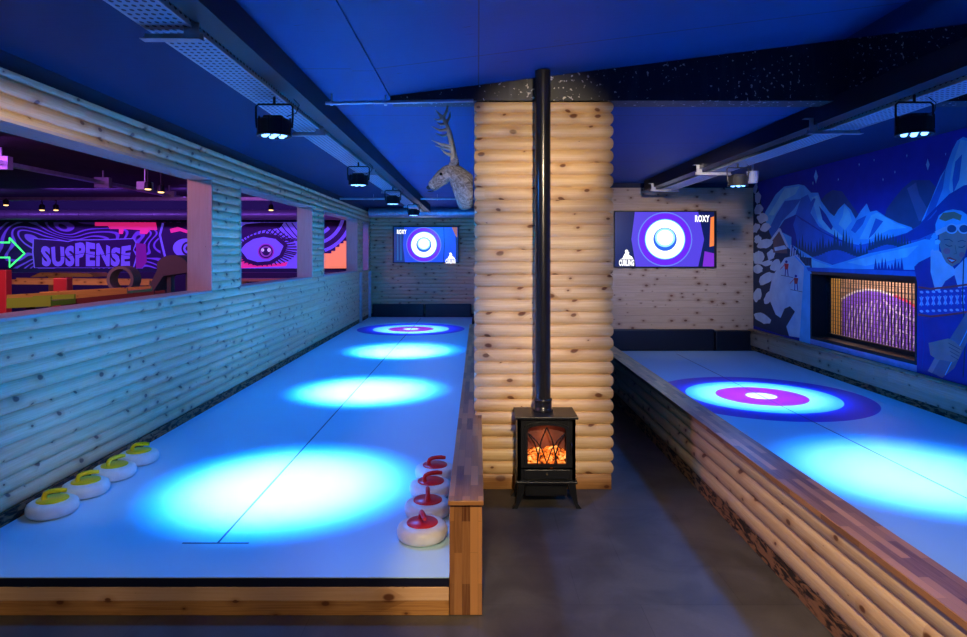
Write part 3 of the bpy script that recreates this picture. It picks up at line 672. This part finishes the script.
conduit((-.99,4.22,2.535), (-.03,4.22,2.552), .011, 'thin steel conduit meeting the pillar top', (-.95,-.6))
conduit((-2.38,11.2,2.52), (-1.33,11.2,2.52), .018, 'far steel conduit between the log wall and the cable tray', (-1.8,))
conduit((-.99,11.2,2.52), (-.03,11.2,2.52), .018, 'far steel conduit between the cable tray and the pillar', (-.7,))
mb = MB(); mb.tube([(-2.38,14.2,2.47),(-.03,14.2,2.47)], .10, 24)
for x in (-2.0,-1.2,-.4): mb.tube([(x-.01,14.2,2.47),(x+.01,14.2,2.47)], .108, 24)
tag(mb.build('air_duct', GALV, None, (-1.2,14.2,2.47)), 'round silver air duct above the far left television', 'duct')
def make_light():
    t = thing('stage_light', '', 'stage light', (0,0,0), 0, 'blue stage lights under the ceiling trays')
    mb = MB(); mb.lathe([(.070,.085),(.085,.082),(.092,.07),(.092,.004),(.096,.0),(.096,-.014),(.088,-.014),(.088,-.004),(.001,-.004)], (0,0,0), 32)
    for a in range(0, 360, 45): mb.box(-.004+.09*math.cos(R(a)), .004+.09*math.cos(R(a)), -.004+.09*math.sin(R(a)), .004+.09*math.sin(R(a)), .01, .09)
    mb.box(-.05,.05,-.04,.04,.085,.10); mb.build('housing', BLACK, t)
    mb = MB(); mb.tube([(-.10,0,.035),(-.104,0,.10),(-.104,0,.155),(-.09,0,.168),(.09,0,.168),(.104,0,.155),(.104,0,.10),(.10,0,.035)], .006, 8); mb.build('yoke', BLACK, t)
    mb = MB(); mb.tube([(0,0,.168),(0,0,.209)], .008, 8); mb.build('hanger', BLACK, t); mb = MB(); mb.tube([(.07,0,.10),(.12,.01,.12),(.135,.02,.17),(.10,.03,.205)], .003, 6); mb.build('safety_cable', BLACK, t)
    L = em('lit_led', (.16,.42,1), 4.5)
    for (x, y) in [(0,0)]+[(.055*math.cos(R(a)), .055*math.sin(R(a))) for a in range(0, 360, 60)]:
        mb = MB(); mb.lathe([(.017,-.004),(.017,-.010),(.012,-.015),(.001,-.017)], (x,y,0), 12); mb.build('lamp_lens', L, t)
    return t
S = make_light()
labs = ['blue stage light nearest the camera above the left lane', 'second blue stage light above the left lane', 'third blue stage light above the left lane', 'farthest blue stage light above the left lane', 'blue stage light hanging before the mountain mural', 'blue stage light near the right board wall corner']
for i, (x, y, ax, ay, s_) in enumerate(LL+RL):
    o = S if i == 0 else dup(S, (0,0,0), 0); o.location = (x, y, 2.232); o['label'] = labs[i]
t = thing('wall_fan', 'small pale bucket-shaped sensor under the right cable tray', 'sensor', (2.83, 6.7, 2.4)); t.name = 'ceiling_sensor'
mb = MB(); mb.lathe([(.045,-.11),(.05,-.105),(.062,0),(.062,.012)], (0,0,0), 20); mb.build('sensor_body', mat('pale_plastic', (.6,.62,.65), .4), t)
mb = MB(); mb.tube([(0,0,.012),(0,0,.199)], .012, 8); mb.build('stem', GALV, t)

# ------------------------------------------------------------------ mountain mural on the right wall
XM = XR-.003
def mfn(a, b, k):
    Y = XM*F/(a-VX); return (XM-k-0, Y, CH-(b-VY)/F*Y)
P = Paint(mfn, .00002)
def cA(x, y): return (740+x/3.352, 90+y/3.352)
def cB(x, y): return (750+x/5.79, 180+y/5.79)
def cD(x, y): return (740+x/3.352, 240+y/3.352)
def AA(*p): return [cA(*q) for q in p]
def BB(*p): return [cB(*q) for q in p]
def DD(*p): return [cD(*q) for q in p]
def pm(n, c): return mat('mural_'+n, c, .75, noise=.12, nscale=6)
def pyz(y, z): return (VX+XM*F/y, VY+(CH-z)*F/y)
sky = pm('night_blue', (.008,.022,.36)); ice = pm('ice', (.14,.58,.95)); mid = pm('mid_blue', (.03,.17,.60)); deep = pm('deep_blue', (.01,.045,.34)); pale = pm('pale', (.30,.80,1)); slate = pm('slate', (.03,.07,.20)); tree = pm('tree', (.02,.07,.14)); snow = pm('snow', (.66,.80,.95)); bark = pm('shade', (.02,.04,.09)); redp = pm('red', (.70,.05,.06)); skin_ = pm('skin', (.46,.27,.26)); navy = pm('navy', (.03,.03,.30)); brown = pm('brown', (.20,.12,.12)); cream = pm('cream', (.62,.72,.92)); plumk = pm('plank', (.22,.18,.26))
TZ = 2.62; e = .004
for a, b, z0, z1 in ((1.5, WY0-e, .476, TZ), (WY1+e, YR-.022, .476, TZ), (WY0-e, WY1+e, WZ1+e, TZ), (WY0-e, WY1+e, .476, WZ0-e)):
    m = sky if z0 < 1 or 1 else mid
    P.poly([pyz(a,z0), pyz(b,z0), pyz(b,z1), pyz(a,z1)], m, True)
# far dark peaks
P.poly(AA((270,372),(285,352),(310,335),(342,340),(400,420),(330,450),(280,430)), slate); P.poly(AA((480,440),(492,398),(520,360),(545,330),(578,302),(636,302),(660,330),(650,450),(560,470)), slate)
P.poly(AA((560,330),(590,310),(600,350),(640,420),(600,440)), pm('slate_light', (.09,.13,.30)))
# right high peak, runs beyond the woman's cap
P.poly(AA((608,440),(640,370),(672,290),(690,262),(712,200),(728,170),(748,157),(790,170),(830,230),(900,330),(900,470),(640,480)), ice)
P.poly(AA((740,165),(790,180),(850,330),(760,330),(720,380),(700,330),(712,250)), pale); P.poly(AA((690,262),(680,330),(650,410),(615,440),(640,372)), mid); P.poly(AA((712,300),(722,240),(745,215),(735,300),(715,345)), mid)
P.poly(AA((610,440),(700,350),(750,320),(800,310),(900,400),(900,520),(560,520)), deep)
# big left massif
P.poly(AA((60,520),(85,408),(120,350),(148,324),(178,319),(196,316),(216,320),(238,344),(262,344),(272,372),(300,410),(335,440),(372,490),(400,510),(400,560),(60,560)), ice)
P.poly(AA((120,420),(150,372),(205,365),(180,400),(140,440),(112,500),(80,500)), mid); P.poly(AA((205,362),(228,350),(240,380),(205,430),(195,480),(185,420)), mid)
P.poly(AA((240,360),(262,352),(275,400),(300,450),(350,495),(300,490),(262,440)), pale); P.poly(AA((150,330),(200,322),(185,350),(150,368),(115,420),(95,420)), pale)
P.poly(BB((265,200),(300,190),(370,105),(380,110),(350,190),(400,270),(520,340),(420,320),(320,250)), mid); P.poly(BB((400,150),(440,200),(480,270),(470,290),(420,230)), deep)
P.poly(BB((160,290),(200,230),(265,200),(330,240),(420,300),(560,360),(600,380),(600,440),(240,440),(240,330)), deep)
P.poly(BB((268,205),(330,260),(380,310),(350,330),(270,330),(250,260)), mid)
P.poly(AA((310,432),(330,400),(350,380),(372,402),(388,432),(405,405),(425,380),(436,408),(458,404),(490,425),(530,445),(575,460),(600,500),(420,530),(380,500),(340,470)), ice)
P.poly(AA((350,384),(368,410),(375,440),(352,470),(330,450),(345,420)), pale); P.poly(AA((440,420),(460,410),(520,445),(560,462),(500,468),(440,500),(400,500)), pale); P.poly(AA((392,436),(424,420),(412,450),(386,480),(372,470)), mid); P.poly(AA((455,430),(480,440),(450,480),(430,500)), mid)
P.poly(AA((185,430),(215,440),(262,470),(330,505),(400,520),(470,505),(560,478),(625,440),(660,400),(665,520),(600,560),(220,590),(190,520)), mid)
P.poly(AA((470,508),(560,480),(640,430),(665,400),(668,470),(600,500),(500,520)), deep)
random.seed(11)
for i in range(46):
    x = 190+i*9.8; b = 548+12*math.sin(i*.35)-(18 if x > 430 else 0); h = random.uniform(28, 78) if x < 470 else random.uniform(18, 50)
    P.poly(AA((x-7,b),(x,b-h),(x+7,b)), tree, i > 0)
P.poly(AA((176,520),(210,540),(250,565),(310,586),(360,572),(430,548),(520,530),(620,500),(668,505),(668,590),(600,603),(240,598)), ice)
P.poly(AA((200,550),(260,575),(310,592),(240,600)), pale); P.poly(AA((360,578),(470,548),(600,520),(560,560),(420,590)), pale)
for i in range(9): x = 455+i*11; h = 20+25*random.random(); P.poly(AA((x-6,604),(x,604-h),(x+6,604)), deep, i > 0)
# stars
for x, y, r in ((255,290,7),(630,250,6),(400,250,1.6),(480,300,1.6),(560,220,1.6),(330,300,1.4),(690,215,1.6),(245,312,2),(520,275,1.5),(450,235,1.3)):
    x, y = cA(x, y); P.poly([(x-r*.3,y),(x,y-r),(x+r*.3,y),(x,y+r)], pale, True)
# left snowy fir and piste
P.poly(AA((44,310),(62,330),(80,420),(100,480),(110,500),(150,520),(200,560),(240,606),(240,637),(44,637)), bark)
P.poly(DD((44,40),(240,60),(240,98),(236,333),(140,318),(44,286)), bark)
P.poly(DD((110,120),(150,60),(190,50),(232,100),(236,333),(165,322),(150,270),(120,250),(95,190)), snow)
for x, y, rx, ry, a in ((52,330,8,22,.2),(60,362,12,24,.1),(62,400,17,22,.3),(76,430,22,18,-.3),(54,462,14,20,.5),(85,462,22,16,-.5),(60,500,14,16,.2),(84,515,30,17,-.3),(55,560,16,20,0),(104,552,16,20,.4),(60,600,20,16,.5),(92,580,22,12,-.2)):
    x, y = cA(x, y); P.ell(x, y, rx*.85/3.352, ry*.85/3.352, snow, 16, a, .35, True)
for x, y, rx, ry, a in ((62,60,22,28,.3),(88,130,34,20,-.6),(58,185,16,26,.3),(100,190,30,16,-.9),(140,232,30,20,-.8),(75,262,34,18,.4),(180,150,26,34,0),(120,85,20,24,.5)):
    x, y = cD(x, y); P.ell(x, y, rx*.85/3.352, ry*.85/3.352, snow, 16, a, .3, True)
P.poly(DD((150,230),(168,222),(185,240),(150,300),(120,300)), bark)
# chalet
P.poly(AA((112,545),(112,500),(133,470),(155,520),(160,548)), brown); P.line(AA((104,505),(133,466),(160,525)), 2.2, snow); P.poly(AA((115,528),(150,520),(160,532),(118,540)), snow)
for i in range(5): x = 170+i*7; P.line(AA((x,555+i*7),(x+2,520+i*9)), 1.2, snow, i > 0)
# skiers
for (x, y) in ((156,92),(188,140)):
    P.poly(DD((x-7,y-14),(x+8,y-12),(x+5,y+8),(x-5,y+6)), redp); P.line(DD((x-3,y+6),(x-4,y+28)), .9, navy); P.line(DD((x+4,y+6),(x+6,y+28)), .9, navy); P.ell(*cD(x,y-19), 1.3, 1.4, navy, 10); P.line(DD((x-18,y+26),(x+22,y+34)), .5, bark); P.line(DD((x-7,y-8),(x-20,y+6)), .6, redp)
P.line(BB((262,440),(355,540)), 1.4, ice)
for i in range(6): x = 190+i*9; P.poly(DD((x,48+i*11),(x+4,22+i*10),(x+9,50+i*11)), tree, i > 0)
# lilac border under the window and at its left
LIL = pm('lilac', (.34,.33,.62)); 
P.poly([pyz(8.12,.476), pyz(WY1+e,.476), pyz(WY1+e,1.42), pyz(8.0,1.42)], ice); P.poly([pyz(WY0-e,.478), pyz(WY1+e,.478), pyz(WY1+e,WZ0-e), pyz(WY0-e,WZ0-e)], LIL)
P.poly([pyz(WY1+.05,WZ1+e), pyz(WY0-e,WZ1+e), pyz(WY0-e,WZ1+.05), pyz(WY1+.1,WZ1+.05)], mid)
# woman in a patterned sweater
P.poly(DD((598,470),(600,300),(596,150),(585,90),(600,75),(640,55),(690,60),(760,30),(830,60),(860,140),(870,520),(598,440)), navy)
P.poly(AA((640,540),(655,525),(690,560),(720,600),(760,560),(800,600),(760,680),(740,690),(720,620),(690,640),(660,690),(640,610)), cream)
P.poly(AA((668,470),(670,520),(680,556),(692,578),(712,592),(738,578),(756,548),(770,500),(770,450)), skin_)
P.ell(*cA(694,540), 3.6, 3.2, pm('cheek', (.62,.16,.22)), 14); P.ell(*cA(745,552), 2.8, 2.8, pm('cheek', (.6,.1,.1)), 14)
P.poly(AA((694,562),(705,560),(728,570),(714,582),(702,576)), redp); P.poly(AA((698,566),(722,571),(711,576)), cream)
P.line(AA((690,518),(702,524),(712,522)), .9, bark); P.line(AA((734,526),(746,528),(756,522)), .9, bark); P.line(AA((686,502),(702,500),(714,508)), .7, bark); P.line(AA((732,508),(746,504),(758,508)), .7, bark); P.line(AA((722,520),(727,548),(718,550)), .6, brown)
for x, y, r in ((655,490,11),(648,508,12),(656,528,11),(664,510,9)): P.ell(*cA(x,y), r/3.352, r/3.352, ice if r > 9 else pale, 14, 0, .3)
P.poly(AA((658,490),(656,450),(668,420),(690,405),(715,400),(745,405),(780,430),(790,480),(760,470),(700,462)), ice)
P.poly(AA((668,432),(682,412),(720,408),(745,420),(740,438),(716,430),(690,440)), pm('hair', (.32,.22,.14)))
P.line(AA((660,480),(690,466),(740,458),(790,468)), 4.6, cream)
for x in (711, 752): P.ell(*cA(x,465), 6.2, 5.2, cream, 20); P.ell(*cA(x,465), 4.6, 3.8, slate, 20)
# sweater bands
P.poly(DD((600,168),(640,172),(700,166),(760,156),(862,140),(866,236),(770,240),(700,250),(640,252),(602,238)), pm('band', (.06,.06,.46)))
for k, y in enumerate((158, 250)): P.line(DD((600,y),(640,y+6),(700,y),(760,y-8),(864,y-16)), 2.0, redp)
for k, y in enumerate((172, 236)):
    for i in range(13): P.ell(*cD(610+i*20, y+3-i*.8), 1.9, 1.3, cream, 10, .3, 0, True)
for i in range(13):
    x, y = cD(610+i*20, 205-i*.8); P.line([(x-1.5,y-4),(x+1.5,y+4)], 1.2, cream, True); P.line([(x+1.5,y-4),(x-1.5,y+4)], 1.2, cream, True); P.line([(x,y-5),(x,y+5)], .9, ice, True)
P.line(DD((752,60),(748,200),(758,330),(750,460)), 1.2, bark); P.line(DD((612,260),(620,340),(612,430)), 1.0, deep)
# ski held diagonally and the hand
P.poly(DD((830,120),(862,140),(720,430),(680,462),(634,440),(650,402),(700,340),(770,230)), plumk); P.line(DD((850,130),(690,452)), .9, ice); P.line(DD((640,440),(662,400)), 5, pm('plank_tip', (.40,.30,.34)))
P.poly(DD((634,345),(665,338),(700,330),(722,340),(745,362),(742,378),(735,398),(715,410),(690,404),(662,400),(640,385)), skin_)
for k in range(4): P.line(DD((700+k*3,345+k*14),(742-k*3,368+k*11)), .5, bark, k > 0)
tag(P.build('mural', None, (0, 0, 0)), 'painted night mural of snowy mountains, fir trees and a woman in goggles', 'mural')

# painted dome on the brick wall beyond the mesh window
def bfn(a, b, k):
    Y = (XB-.004)*F/(a-VX); return (XB-.004-k, Y, CH-(b-VY)/F*Y)
P = Paint(bfn, .0001)
P.poly([(824,262),(841,262),(841,370),(824,350)], mat('ochre_paint', (.75,.42,.08), .6)); 
P.poly([(842,300),(848,296),(858,291.5),(868,290.5),(880,292),(894,296),(908,302),(925,312),(940,322),(940,400),(842,370)], mat('violet_paint', (.30,.12,.85), .6, noise=.35, nscale=3))
P.line([(842,299),(848,295),(858,290.8),(868,289.8),(880,291),(894,295.5)], 2.2, mat('cream_paint', (.85,.8,.75), .6)); P.line([(894,295.5),(908,301.5),(916,307),(930,315)], 2.4, mat('red_paint', (.8,.05,.12), .6))
random.seed(5)
for i in range(16):
    x = 846+i*5; y0_ = 300+abs(i-5)*1.2; P.line([(x+6,y0_),(x+2,y0_+14),(x-1,y0_+30),(x-7,y0_+50)], random.uniform(.8,1.8), mat('lilac_paint', (.75,.6,.95), .6), i > 0)
P.line([(884,300),(896,312),(918,322),(940,326)], 2, mat('lilac_paint')); P.line([(880,350),(900,330),(920,340)], 1.5, mat('lilac_paint'))
tag(P.build('dome_mural'), 'purple domed mural painted on the brick wall beyond the mesh window', 'mural')

# ------------------------------------------------------------------ golf room
def gfn(a, b, k):
    Y = GY-.004; return ((a-VX)/F*Y, Y-k, CH-(b-VY)/F*Y)
P = Paint(gfn, .0004)
P.poly([(-4,222),(350,222),(350,268.5),(-4,268.5)], SWIRL)
vio = mat('uv_violet', (.36,.28,.98), .6, emit=(.16,.10,.9), es=.28); vd = mat('uv_plum', (.055,.012,.11), .6); pink = mat('uv_pink', (.98,.08,.35), .6, emit=(1,.02,.22), es=.55); oran = mat('uv_orange', (1,.42,.15), .6, emit=(1,.25,.06), es=.75); lav = mat('uv_lavender', (.36,.26,1), .6, emit=(.16,.10,.9), es=.35)
P.poly([(33,238),(60,240),(68,241),(74,239.5),(110,239),(134,238),(137,243),(134,250),(138,256),(134,268),(34,268),(32,252)], vio)
P.poly([(34,239),(60,241),(68,242),(74,240.5),(110,240),(133,239),(135.5,243),(133,250),(136,256),(133,267.6),(35,267.6),(33.5,252)], vd)
def warp(px, py, x, y): return (px + (0 if y > .5 else (x-.5)*-2), py + 2.5*math.sin(x*9)*(y) - (1.2 if y > .5 and int(x*8) % 2 else 0))
P.text('SUSPENSE', 41, 131, 245, 266.5, vio, .055, warp)
P.line([(55,257),(70,256),(84,253),(98,256),(112,253),(130,256)], .5, vd)
P.poly([(95,222.4),(165,222.4),(161,230),(150,230),(147,234),(140,234),(140,230),(124,229),(123,234),(119,234),(119,229),(110,229),(108,226),(95,226)], pink)
P.poly([(136,243),(146,244),(147,262),(142,268),(136,268)], mat('uv_magenta', (.6,.05,.4), .6))
# eye at the right of the first opening
P.poly([(156,222.4),(190,222.4),(230,222.4),(230,268.3),(162,268.3),(160,245)], vd); P.line([(163,223.5),(160,235),(163,248),(166,260)], 2.2, lav); P.poly([(170,229),(178,227),(190,231),(190,234),(180,231),(171,233)], pink); P.poly([(186,264),(200,258),(230,262),(230,268),(186,268)], pink); mat('uv_skin_pink', (.65,.10,.6), .6, emit=(.6,.03,.35), es=.12); P.poly([(171,238),(186,234),(210,234),(215,262),(186,262),(172,256)], vd)
P.ell(186, 248, 13, 9.5, lav, 24); P.ell(188, 248.5, 6.5, 7, vd, 20); P.ell(188, 248.5, 4.6, 5, vio, 20); P.ell(188, 248.5, 2.4, 2.6, vd, 14)
# large eye seen through the second opening
P.poly([(236,222.3),(300,222.3),(322,222.3),(322,268.4),(236,268.4)], lav)
P.poly([(238,260),(252,257),(272,264),(288,262),(286,266),(238,268.3)], pink); P.poly([(238,240),(245,246),(243,256),(250,264),(238,264)], pink)
P.poly([(236,230),(246,224),(262,222.6),(284,222.6),(280,228),(260,231),(246,237),(236,243)], vd); 
for k in range(9): P.line([(262+k*6,223),(268+k*6,231),(278+k*5,238),(290+k*4,241)], 1.1, vd, k > 0)
E = [(241,250),(246,244),(254,239),(264,237),(276,239),(284,246),(280,255),(270,261),(258,262),(248,259)]
P.poly([(263+(x-263)*1.2, 250+(y-250)*1.32) for x, y in E], vd)
for k in range(42):
    a = R(185+k*8.4); P.line([(263+20*math.cos(a), 250+11*math.sin(a)), (264+33*math.cos(a+.12), 250+(21 if k < 22 else 16)*math.sin(a+.12))], 1.3, vd)
P.poly(E, lav); P.ell(266.5, 251.5, 8.2, 8, mat('uv_skin_pink'), 24); P.ell(266.5, 251.5, 6.8, 6.7, vd, 24); P.ell(266.5, 251.5, 5.6, 5.4, mat('uv_rose', (.75,.3,.6), .6), 24); P.ell(266.5, 251.5, 4, 4, vd, 20)
P.ell(263.2, 250, 1.5, 1.7, mat('uv_white', (.95,.9,1), .6, emit=(.8,.7,1), es=.5), 12); P.ell(269.5, 250, 1.7, 1.9, mat('uv_white'), 12)
# stripes and orange steps through the third opening
P.poly([(322,222.2),(350,222.2),(350,268.6),(322,268.6)], vd)
for k in range(4): P.line([(312+(15+k*8.5)*math.cos(R(b)), 212+(15+k*8.5)*math.sin(R(b))) for b in range(14 if k > 1 else 44, 80, 7)][:9], 3.4, vio)
P.poly([(322,253.5),(332,253.5),(332,251),(336,251),(336,247),(340,247),(340,243.5),(344,243.5),(344,241),(350,241),(350,268.3),(322,268.3)], oran)
tag(P.build('swirl_mural'), 'purple swirl mural with SUSPENSE lettering and a large eye beyond the openings', 'mural')
# neon arrow
mb = MB(); q = [(-6,242.5),(9.5,242.5),(9.5,238),(24.5,253.5),(9.5,267),(9.5,257.5),(-6,257.5)]; Y = 15.6
mb.tube([((a-VX)/F*Y, Y, CH-(b-VY)/F*Y) for a, b in q], .022, 8, closed=True)
tag(mb.build('neon_arrow', em('neon_green', (.05,1,.2), 1.6), None), 'green neon arrow pointing right beside the swirl mural', 'neon sign')
# shelf band below mural + ducts + lights
mb = MB(); mb.box(-12.5, -2.65, 15.3, 15.98, .001, 1.13); tag(mb.build('plinth_bench', mat('dark_plum', (.03,.015,.05), .6), None), 'long dark bench below the swirl mural', 'bench')
mb = MB(); mb.tube([(-12.5,15.4,2.50),(-2.7,15.4,2.50)], .12, 18); 
for i in range(34): x = -12.3+i*.29; mb.tube([(x-.008,15.4,2.5),(x+.008,15.4,2.5)], .127, 18)
tag(mb.build('air_duct', mat('dull_duct', (.16,.15,.17), .4, .4), None, (-7,15.4,2.5)), 'long ribbed air duct above the swirl mural', 'duct')
def gtray(x, y0, y1, z, label):
    t = thing('cable_tray', label, 'cable tray', (x, y0, z)); mb = MB(); mb.box(x-.06, x+.06, y0, y1, z, z+.05); P2(mb, 'tray', GALV, t)
    y = y0+.6
    while y < y1: mb = MB(); mb.box(x-.12, x+.12, y, y+.10, z-.06, z+.11); mb.box(x-.01, x+.01, y+.04, y+.06, z+.11, 2.949); P2(mb, 'bracket', GALV, t); y += 2.3
gtray(-6.2, 5.5, 15.0, 2.72, 'purple-lit cable tray across the golf room ceiling')
mb = MB(); mb.box(-12.4, -2.8, 12.0, 12.08, 2.56, 2.62); tag(mb.build('ceiling_rail', GALV, None, (-7,12,2.6)), 'long level rail crossing the golf room ceiling', 'rail')
for (px_, py_, Y, lab) in ((148,189,9.0,'amber spotlight nearest the log wall in the golf room'),(161,192,9.0,'amber spotlight right of its twin in the golf room'),(6,205,11.9,'amber spotlight at the left end of the golf room rail'),(42,210,11.9,'amber spotlight left of the pair on the golf room rail'),(56,210,11.9,'amber spotlight right of the pair on the golf room rail'),(271,210,12.0,'amber spotlight seen through the second opening')):
    t = thing('spotlight', lab, 'spotlight', (wx(px_,Y), Y, wz(py_,Y)), 0, 'amber spotlights in the golf room')
    mb = MB(); mb.lathe([(.035,.10),(.045,.08),(.05,0)], (0,0,0), 14); mb.build('housing', BLACK, t); mb = MB(); mb.lathe([(.043,-.001),(.03,-.012),(.001,-.015)], (0,0,0), 14); mb.build('lamp_lens', em('lit_amber', (1,.62,.2), 4), t)
    mb = MB(); top = 2.949-wz(py_,Y) if Y < 11 else 2.56-wz(py_,Y); mb.tube([(0,0,.10),(0,0,max(top,.12))], .01, 6); mb.build('stem', BLACK, t)
t = thing('projector', 'white projector hanging in the golf room beside the amber spotlights', 'projector', (wx(145,9.2), 9.2, wz(186,9.2)))
mb = MB(); mb.box(-.09,.09,-.07,.07,-.06,.06, bev=.012); mb.build('casing', mat('white_plastic', (.7,.7,.7), .4), t); mb = MB(); mb.tube([(0,0,.06),(0,0,2.949-wz(186,9.2))], .012, 8); mb.build('stem', GALV, t)
# golf tracks
AMB = wood('amber_boards', (.85,.45,.12), (.70,.34,.08), (.5,.2,.04), pitch=.12)
def track(x0, x1, y, d, z, m, label, slope=0, rail=.03):
    t = thing('golf_track', label, 'golf track', ((x0+x1)/2, y, 0)); mb = MB()
    mb.prism([(x0,z-.05),(x1,z-.05+slope),(x1,z+slope),(x0,z)], 'y', y, y+d); P2(mb, 'deck', m, t)
    for yy in (y-.02, y+d): mb = MB(); mb.prism([(x0,z-.05),(x1,z-.05+slope),(x1,z+slope+rail),(x0,z+rail)], 'y', yy, yy+.02); P2(mb, 'rail', m, t)
    for x in (x0+.1, x1-.16):
        mb = MB(); mb.box(x, x+.06, y+.1, y+.16, .001, z-.052+min(slope,0)); P2(mb, 'leg', vd, t)
GRN = mat('lime_turf', (.32,.42,.03), .8); DRK = mat('dark_red_paint', (.18,.02,.02), .5)
track(wx(8,7.0), wx(128,7.0), 7.0, .5, wz(297.5,7.0), AMB, 'low amber wooden golf track close behind the log wall', .07)
track(wx(8,6.3), wx(52,6.3), 6.3, .35, wz(303,6.3), GRN, 'lime green golf mat at the lower left of the first opening', .02, .045)
track(wx(56,6.6), wx(150,6.6), 6.70, .22, wz(303.5,6.6), DRK, 'dark red golf track edge right of the lime mat', .09)
track(wx(-10,10.5), wx(150,10.5), 10.5, .6, wz(281,10.5), AMB, 'long far amber golf track behind the red post', -.02)
mb = MB(); Y = 12.6; mb.prism([(wx(30,Y),wz(277,Y)),(wx(95,Y),wz(277,Y)),(wx(88,Y),wz(273,Y)),(wx(40,Y),wz(272.5,Y))], 'y', Y, Y+.6); mb.box(wx(45,Y), wx(60,Y), Y+.1, Y+.4, .001, wz(277,Y)-.001)
tag(mb.build('golf_ramp', AMB), 'flat-topped amber ramp in front of the SUSPENSE lettering', 'golf ramp')
def post(pa, pb, ta, tb, Y, label): mb = MB(); mb.box(wx(pa,Y), wx(pb,Y), Y, Y+.12, .001, wz(ta,Y), bev=.01); tag(mb.build('red_post', mat('red_gloss', (.42,.02,.03), .4), None, ((wx(pa,Y)+wx(pb,Y))/2, Y, 0)), label, 'post')
post(-1, 6, 270, 0, 9.2, 'bright red post below the neon arrow'); post(53, 67, 278, 0, 8.2, 'red square post in front of the amber ramp')
# hoop and drum
def hoop(cx, cz_, Y, ro, ri, L, label):
    mb = MB(); n = 32; rows = []
    for (r, yy) in ((ri,Y),(ro,Y),(ro,Y+L),(ri,Y+L),(ri,Y)): rows.append([(cx+r*math.cos(2*math.pi*k/n), yy, cz_+r*math.sin(2*math.pi*k/n)) for k in range(n)])
    mb.grid(rows, closed=True, smooth=False); mb.box(cx-ro*.8, cx+ro*.8, Y+.02, Y+L-.02, .001, cz_-ro*.80); tag(mb.build('golf_hoop', mat('dark_rubber', (.16,.11,.10), .5)), label, 'golf hoop')
Y = 8.5; hoop(wx(120,Y), wz(279.5,Y), Y, 13.5/F*Y, 10.5/F*Y, .2, 'dark round hoop obstacle seen through the first opening')
mb = MB(); Y = 8.0; a0 = []
for k in range(15):
    a = math.pi*1.25-k*math.pi*1.3/14; a0.append((wx(170,Y)+.16*math.cos(a), wz(268,Y)+.14*math.sin(a)))
outer = [(wx(146,Y), wz(293,Y)), (wx(152,Y), wz(293,Y)), (wx(163,Y), wz(276,Y))]+[(wx(172,Y)+.2*math.cos(R(b)), wz(268,Y)+.16*math.sin(R(b))) for b in range(-20, 161, 15)]+[(wx(157,Y), wz(270,Y))]
mb.prism(outer, 'y', Y, Y+.35); mb.box(wx(163,Y), wx(167,Y), Y+.1, Y+.2, .001, wz(276,Y)); mb.box(wx(182,Y), wx(185,Y), Y+.1, Y+.2, .001, wz(268,Y))
tag(mb.build('golf_slide', mat('dark_rubber')), 'dark curved slide obstacle beside the plywood jamb', 'golf slide')
mb = MB(); Y = 14.6; mb.box(wx(225,Y), wx(300,Y), Y, Y+.5, wz(281.5,Y), wz(279,Y)); mb.box(wx(240,Y), wx(245,Y), Y+.1, Y+.3, .001, wz(281.5,Y)); tag(mb.build('golf_bridge', AMB), 'thin amber golf bridge below the large painted eye', 'golf bridge')
